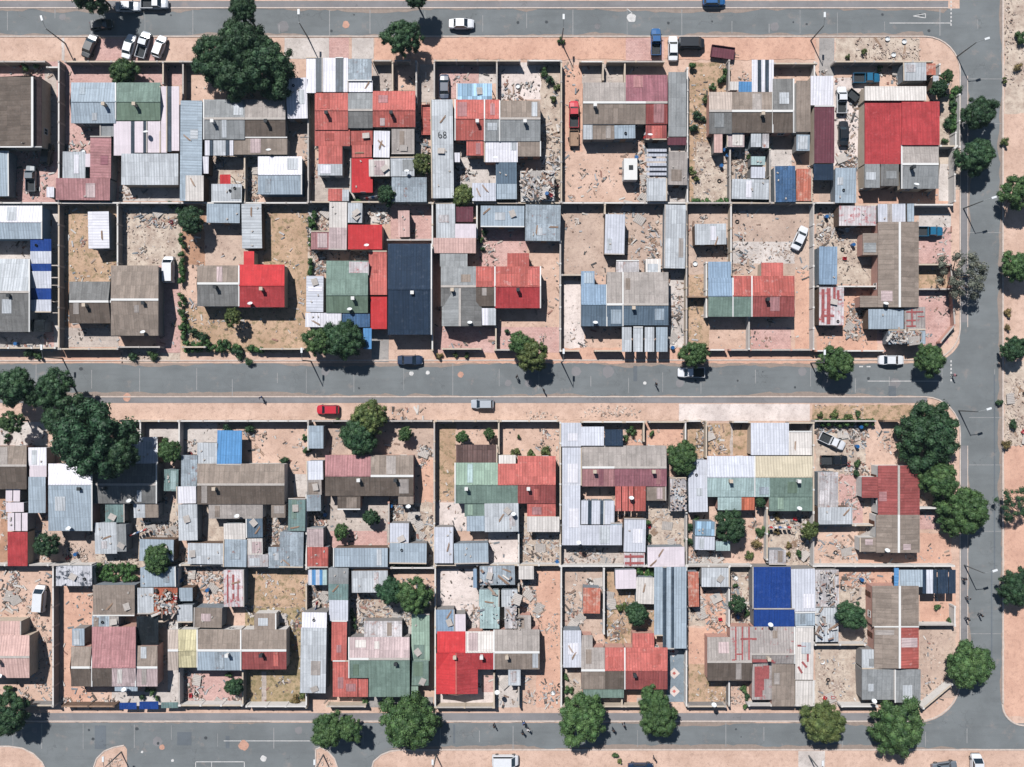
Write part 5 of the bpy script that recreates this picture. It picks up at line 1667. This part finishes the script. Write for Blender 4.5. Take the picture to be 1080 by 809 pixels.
IK={'plank':('loose_boards','timber','pair of weathered loose boards','boards'),'tyre':('tyre','tyre','old black tyre','tyre'),'drum':('oil_drum','paint_blue','blue steel drum','drum'),'crate':('crate','paint_red','red slatted crate','crate'),
 'bucket':('bucket','paint_white','white plastic bucket','bucket'),'sheet':('corrugated_sheet','concrete','bent corrugated sheet','metal sheet'),'pallet':('wooden_pallet','timber','weathered wooden pallet','pallet'),'basin':('wash_basin','lamp_white','round pale basin','basin')}
im={}
seen=set()
for x,y,z,k,desc in CL:
    nm,mat,d0,cat=IK[k]
    if k not in im: im[k]=item_mesh(k).mesh(nm,mat)
    o=bpy.data.objects.new(nm,im[k]); COL.objects.link(o); o.location=W(x,y,z); o.rotation_euler=(0,0,R.uniform(0,6.28))
    rest=desc.split(' ',1)[1]
    zone=' '.join(desc.split()[-7:]) if 0 else desc
    lab=d0+' in '+desc; lab=' '.join(lab.split()[:16])
    o['label']=lab; o['category']=cat; o['group']=lab   # nothing tells pieces of one heap apart
# bricks holding down roof sheets
bm_=MB(); bm_.box(-.16,-.1,0,.16,.1,.13); brick=bm_.mesh('roof_stone','concrete'); nb=0
for root,kind,(a,b,c,d),h,desc,P in BUILT:
    if kind=='shack' and (c-a)*(d-b)>330 and nb<110 and R.random()<.6:
        for k in range(R.randint(1,3)):
            t,(x0,y0,x1,y1),q=P[0]
            if t!='p': continue
            x=R.uniform(x0+3,x1-3); y=R.uniform(y0+3,y1-3); 
            o=bpy.data.objects.new('roof_stone',brick); COL.objects.link(o); o.location=W(x,y,zat(root,x,y,h)); o.rotation_euler=(0,0,R.uniform(0,3)); nb+=1
            o['_bld']=root.name
            tag(o,'grey block weighing down roof','block',x,y,'blocks on shack roofs',share=True)
# satellite dishes
def dish():
    mb=MB(); n=18
    for r0,z0,r1,z1 in ((0,0,.25,.05),(.25,.05,.42,.14)):
        for i in range(n):
            a,b=2*math.pi*i/n,2*math.pi*(i+1)/n
            mb.face([(r0*math.cos(a),r0*math.sin(a),z0),(r1*math.cos(a),r1*math.sin(a),z1),(r1*math.cos(b),r1*math.sin(b),z1),(r0*math.cos(b),r0*math.sin(b),z0)][:4] if r0 else [(0,0,z0),(r1*math.cos(a),r1*math.sin(a),z1),(r1*math.cos(b),r1*math.sin(b),z1)])
    return mb.mesh('dish','lamp_white')
plain('red_paint_old',(176,96,96),var=.7,fine=4)
dm=dish(); pm=MB(); pm.bar((0,0,0),(0,0,.7),.05); pmm=pm.mesh('mast','pole_metal'); am=MB(); am.bar((0,-.1,.1),(0,-.45,.5),.03); amm=am.mesh('arm','pole_metal')
for root,kind,(a,b,c,d),h,desc,P in BUILT:
    if kind=='house' and R.random()<.8:
        x=R.uniform(a+4,c-4); y=d-3; e=empty('satellite_dish',W(x,y,h))
        for nme,me,loc,rot in (('dish',dm,(0,.0,.75),(-.9,0,0)),('mast',pmm,(0,0,0),(0,0,0)),('arm',amm,(0,0,.6),(0,0,0))):
            q=bpy.data.objects.new(nme,me); COL.objects.link(q); q.parent=e; q.location=loc; q.rotation_euler=rot
        tag(e,'white satellite dish on the eave','satellite dish',x,y,'satellite dishes')
# the number painted on the long roof is a mark on its roof
def stroke(pts,w,root_z):
    mb=MB()
    for p,q in zip(pts,pts[1:]): mb.bar(W(p[0],p[1],root_z),W(q[0],q[1],root_z),w,.012)
    return mb
for root,kind,bb,h,desc,P in BUILT:
    if 'number 68' in desc:
        mb=MB(); z=h+.0
        y0,y1=105,209; sp=(y1-y0)*S; drop=min(.5,.07*sp+.08)
        zz=h-drop*(142-y0)/(y1-y0)+.03
        for pts in ([(463.5,139),(462.8,141),(462.8,144),(463.8,145.5),(465.6,145.3),(466.2,143.5),(465.2,142),(463.4,142.4)],[(469.2,139),(467.9,140),(468.1,141.8),(469.5,142.4),(470.8,143.4),(470.6,145.2),(469.2,145.8),(467.9,144.8),(468.2,143.2),(469.5,142.4),(470.6,141.2),(470.4,139.6),(469.2,139)]):
            for p,q in zip(pts,pts[1:]): mb.bar(W(p[0],p[1],zz),W(q[0],q[1],zz),.14,.012)
        ro=[c for c in root.children if c.name.startswith('roof')][0]
        o=local(mb,(root.location.x,root.location.y)).build('painted_number','dark_frame',ro)
# painted lines and letters of old paint on some roofs
pc={}
for l in PAINT.replace('\n','').split(';'):
    x0,y0,x1,y1,w=map(float,l.split()); cx,cy=(x0+x1)/2,(y0+y1)/2
    for root,kind,(a,b,c,d),h,desc,P in BUILT:
        if any(q[0]<=cx<=q[2] and q[1]<=cy<=q[3] for q in PLANES.get(root.name,[])):
            mb=MB(); mb.bar(W(x0,y0,zat(root,x0,y0,h)+.03),W(x1,y1,zat(root,x1,y1,h)+.03),w,.015)
            ro=[c_ for c_ in root.children if c_.name.startswith('roof')]
            o=local(mb,(root.location.x,root.location.y)).build('painted_line',MATS['mx'] if 0 else 'red_paint_old',ro[0] if ro else root); break
# boards and tyres thrown on roofs
nb=0
for root,kind,(a,b,c,d),h,desc,P in BUILT:
    if kind in('shack','carport') and (c-a)*(d-b)>260 and R.random()<.5:
        for _ in range(R.randint(1,2)):
            q=R.choice(PLANES[root.name]); 
            if q[2]-q[0]<10 or q[3]-q[1]<10: continue
            k=R.choice(['plank','plank','tyre','sheet','sheet']); nm,mat,d0,cat=IK[k]
            if k not in im: im[k]=item_mesh(k).mesh(nm,mat)
            x=R.uniform(q[0]+5,q[2]-5) if q[2]-q[0]>10 else (q[0]+q[2])/2; y=R.uniform(q[1]+4,q[3]-4)
            o=bpy.data.objects.new(nm,im[k]); COL.objects.link(o); o.location=W(x,y,zat(root,x,y,h)+.03); o.rotation_euler=(0,0,R.uniform(0,6.28)); o.scale=(.65,.65,.8)
            tag(o,d0+' lying on a roof',cat,x,y,{'plank':'boards on roofs','tyre':'tyres on roofs','sheet':'sheets on roofs','basin':'basins on roofs','crate':'crates on roofs'}[k])
# washing lines with clothes
plain('cloth_red',(190,60,60),var=.1); plain('cloth_white',(225,222,225),var=.1); plain('cloth_blue',(70,110,160),var=.1)
for (x,y,L,an) in ((680,140,3.5,80),(606,455,4,15),(250,555,3.2,10),(560,770,1,0),(150,560,3.5,20),(335,640,3,80),(395,210,3,10),(820,555,4,0)):
    if L<2: continue
    root=empty('washing_line',W(x,y),math.radians(an)); mb=MB()
    for s in(-1,1): q=MB(); q.cyl((s*L/2,0,0),(s*L/2,0,1.9),.04,n=6); q.build('post','pole_metal',root)
    mb.bar((-L/2,0,1.85),(L/2,0,1.85),.02); mb.build('line','lamp_white',root)
    for k in range(5):
        q=MB(); f=-L/2+.5+k*(L-1)/4; q.hexa([(f-.22,-.2,1.1),(f+.22,-.2,1.1),(f+.22,.2,1.1),(f-.22,.2,1.1)],[(f-.22,-.02,1.87),(f+.22,-.02,1.87),(f+.22,.02,1.87),(f-.22,.02,1.87)]); q.build('clothing',['cloth_red','cloth_white','cloth_blue','cloth_white','cloth_red'][k],root)
    tag(root,'washing line hung with coloured clothes','washing line',x,y,'washing lines')
# ------------------------------------------------------------------ people
plain('shirt_blue',(60,96,150),var=.1); plain('shirt_dark',(40,44,52),var=.1); plain('shirt_pink',(206,150,160),var=.1); plain('shirt_grey',(130,134,140),var=.1); plain('shirt_white',(220,220,222),var=.1); plain('trousers',(44,50,64),var=.1)
def person_mesh(shirt,seed):
    rnd=random.Random(seed); st=rnd.uniform(.12,.3)
    V=[(0,0,.95),(0,0,1.15),(0,.0,1.38),(0,0,1.5),(0,.03,1.62),
       (-.1,0,.92),(-.11,st*.6,.5),(-.11,st*.2,.08),(-.11,st*.2+.14,.04),
       (.1,0,.92),(.11,-st*.3,.5),(.11,-st,.1),(.11,-st+.13,.04),
       (-.2,0,1.4),(-.27,-st*.4,1.12),(-.27,st*.2,.88),(-.27,st*.4,.78),
       (.2,0,1.4),(.27,st*.4,1.12),(.27,st*1.0,.92),(.27,st*1.3,.84)]
    E=[(0,1),(1,2),(2,3),(3,4),(0,5),(5,6),(6,7),(7,8),(0,9),(9,10),(10,11),(11,12),(2,13),(13,14),(14,15),(15,16),(2,17),(17,18),(18,19),(19,20)]
    rad=[.15,.14,.16,.06,.1,.1,.07,.045,.04,.1,.07,.045,.04,.07,.05,.035,.04,.07,.05,.035,.04]
    me=bpy.data.meshes.new('person'); me.from_pydata(V,E,[]); o=bpy.data.objects.new('tmp',me); COL.objects.link(o)
    sk=o.modifiers.new('s','SKIN'); su=o.modifiers.new('u','SUBSURF'); su.levels=2; su.render_levels=2
    for v,r in zip(me.skin_vertices[0].data,rad): v.radius=(r,r)
    me.skin_vertices[0].data[0].use_root=True
    dg=bpy.context.evaluated_depsgraph_get(); m2=bpy.data.meshes.new_from_object(o.evaluated_get(dg)); bpy.data.objects.remove(o)
    for n in('skin','shirt_'+shirt,'trousers','dark_frame'): m2.materials.append(MATS[n])
    for p in m2.polygons:
        c=p.center; p.material_index=(0 if c.z>1.46 or (abs(c.x)>.2 and c.z<1.1) else 1 if c.z>.95 else 2 if c.z>.1 else 3); p.use_smooth=True
    return m2
pmesh={}
hm=MB()
for i in range(10):
    for j in range(4):
        a0,a1=2*math.pi*i/10,2*math.pi*(i+1)/10; t0,t1=math.pi/2*j/4.4,math.pi/2*(j+1)/4.4; f=lambda t,a:(.112*math.sin(t)*math.cos(a),.03+.12*math.sin(t)*math.sin(a),1.63+.115*math.cos(t))
        hm.face([f(t0,a0),f(t1,a0),f(t1,a1),f(t0,a1)] if j else [f(0,0),f(t1,a0),f(t1,a1)])
hair=hm.mesh('hair','hair')
SH={'blue':'blue top','dark':'dark top','pink':'pink top','grey':'grey top','white':'white top'}
WHERE=['on the verge kerb west of the red hatchback','walking in the street west of a tree shadow','crossing the street below the twin trees','walking in the middle street between pickup and lamp','standing at the corner stop line','beside the striped blue roof on the side street','standing at the side street kerb below two others','southernmost on the side street footway','walking alone in the bottom street below the red hipped house','in the bottom street group near the sandy drive','easternmost of the group by the sandy drive','westernmost of the group by the sandy drive','beside the large round tree in the bottom street','beside the round tree trunk shade in the bottom street','by the olive round tree at the kerb','on the sand south of the bottom street','walking in the middle of the side street']
for i,s in enumerate(PEOPLE.split(';')):
    x,y,c=s.split(); x=float(x);y=float(y)
    if c not in pmesh: pmesh[c]=person_mesh(c,i)
    o=bpy.data.objects.new('person',pmesh[c]); COL.objects.link(o); o.location=W(x,y); o.location.z=.03; o.rotation_euler=(0,0,R.uniform(0,6.28))
    q=bpy.data.objects.new('hair',hair); COL.objects.link(q); q.parent=o
    o['label']='person in '+SH[c]+' '+WHERE[i]; o['category']='person'; o['group']='people in the streets'
# ------------------------------------------------------------------ labels
def loc_words(px,py):
    row,i=place_of(px,py); 
    street=None
    for y0,y1,n in ((-50,64,'beside the top street'),(372,443,'beside the middle street'),(747,900,'beside the bottom street')):
        if y0<=py<y1: street=n
    if px>1056: street='on the far verge of the side street'
    elif px>1009 and street is None: street='beside the side street'
    return (street if street else row),i
def where(o):
    _,desc,cat,px,py,*_r=o
    r,i=loc_words(px,py)
    if 'side street' in r: 
        return r
    return r+(', ' if 'row' in r else ' at ')+ORD[i]+' plot pair from west'
used={}
for t in THINGS:
    if t[6]: t[0]['label']=t[1]; used.setdefault(t[1],[]).append(t)
pend=[t for t in THINGS if not t[6]]
groups={}
for t in pend: groups.setdefault((t[1],where(t)),[]).append(t)
DIR={(0,2):('western','eastern'),(1,2):('northern','southern')}
ON=['first','second','third','fourth','fifth','sixth','seventh','eighth','ninth','tenth','eleventh','twelfth']
seen={}
for (desc,w),ts in groups.items():
    if len(ts)==1: labs=[desc]
    else:
        dx=max(t[3] for t in ts)-min(t[3] for t in ts); dy=max(t[4] for t in ts)-min(t[4] for t in ts); ax=3 if dx>=dy else 4
        ts.sort(key=lambda t:t[ax])
        if ts[0][5]=='blocks on shack roofs' : labs=[desc]*len(ts)
        elif len(ts)==2: labs=[a+' '+desc for a in (('western','eastern') if ax==3 else ('northern','southern'))]
        elif len(ts)==3: labs=[a+' '+desc for a in (('westernmost','middle','easternmost') if ax==3 else ('northernmost','middle','southernmost'))]
        else: labs=[ON[min(k,11)]+' '+desc+(' from the west' if ax==3 else ' from the north') for k in range(len(ts))]
    for t,lb in zip(ts,labs):
        full=lb+', '+w if not t[7] else lb
        ws=full.split()
        if len(ws)>16:
            full=full.replace('beside the ','by the ').replace(' from the west',' from west').replace(' from the north',' from north').replace(' plot pair',' plots'); ws=full.split()
        if len(ws)>16: full=full.replace(' plots from west',' plots'); ws=full.split()
        if len(ws)>16 and len(lb.split())>=7: full=lb+', '+(w.split(',')[0].split(' at ')[0]); ws=full.split()
        if len(ws)>16: full=lb
        t[0]['label']=full; seen[full]=seen.get(full,0)+1
dup=[k for k,v in seen.items() if v>1 and 'block weighing' not in k]
print('DUP LABELS',dup[:20]); print('LONG',[k for k in seen if len(k.split())>16][:10])
for t in THINGS:
    if t[5]=='blocks on shack roofs': t[0]['group']=t[0]['label']; 
for o in sc.objects:
    if '_bld' in o: del o['_bld']
# ------------------------------------------------------------------ light, sky, camera
if HAZE>0:
    hb=MB(); hb.box(-440,-440,-1.2,440,440,H+3); ho=hb.build('added_haze','white_paint'); ho['kind']='stuff'  # thin volume added to lift and cool the shadows evenly
    hm_=bpy.data.materials.new('added_haze'); hm_.use_nodes=True; hn=hm_.node_tree
    for n in list(hn.nodes):
        if n.type!='OUTPUT_MATERIAL': hn.nodes.remove(n)
    pv=hn.nodes.new('ShaderNodeVolumePrincipled'); pv.inputs['Color'].default_value=(.62,.88,1,1); pv.inputs['Density'].default_value=HAZE; pv.inputs['Anisotropy'].default_value=.2
    hn.links.new(pv.outputs[0],[n for n in hn.nodes if n.type=='OUTPUT_MATERIAL'][0].inputs['Volume']); ho.data.materials[0]=hm_
w=bpy.data.worlds.new('World'); sc.world=w; w.use_nodes=True; nt=w.node_tree
sky=nt.nodes.new('ShaderNodeTexSky'); sky.sky_type='NISHITA'; sky.sun_disc=False
EL=math.radians(51); sd=Vector((-.43,.90,0)).normalized()
az=math.atan2(sd.x,sd.y)
sky.sun_elevation=EL; sky.sun_rotation=az; sky.air_density=0.9; sky.dust_density=0.3; sky.ozone_density=1.0; sky.altitude=300
nt.links.new(sky.outputs[0],nt.nodes['Background'].inputs[0]); nt.nodes['Background'].inputs[1].default_value=SKY
L=bpy.data.lights.new('sun','SUN'); L.energy=SUN; L.angle=math.radians(.5); L.color=(1,.98,.955)
so=bpy.data.objects.new('sun',L); COL.objects.link(so); to=Vector((sd.x*math.cos(EL),sd.y*math.cos(EL),math.sin(EL))); so.rotation_euler=to.to_track_quat('Z','Y').to_euler(); so.location=(0,0,60)
cam=bpy.data.cameras.new('camera'); co=bpy.data.objects.new('camera',cam); COL.objects.link(co); co.location=(0,0,H); co.rotation_euler=(0,0,0)
cam.sensor_width=36; cam.lens=36*H/(1080*S); cam.clip_end=2000; cam.clip_start=1; sc.camera=co
sc.view_settings.view_transform='Standard'; sc.view_settings.look='None'; sc.view_settings.gamma=1; sc.view_settings.use_curve_mapping=False; sc.view_settings.exposure=EXPO
sc.cycles.max_bounces=5; sc.cycles.diffuse_bounces=1; sc.cycles.transparent_max_bounces=4
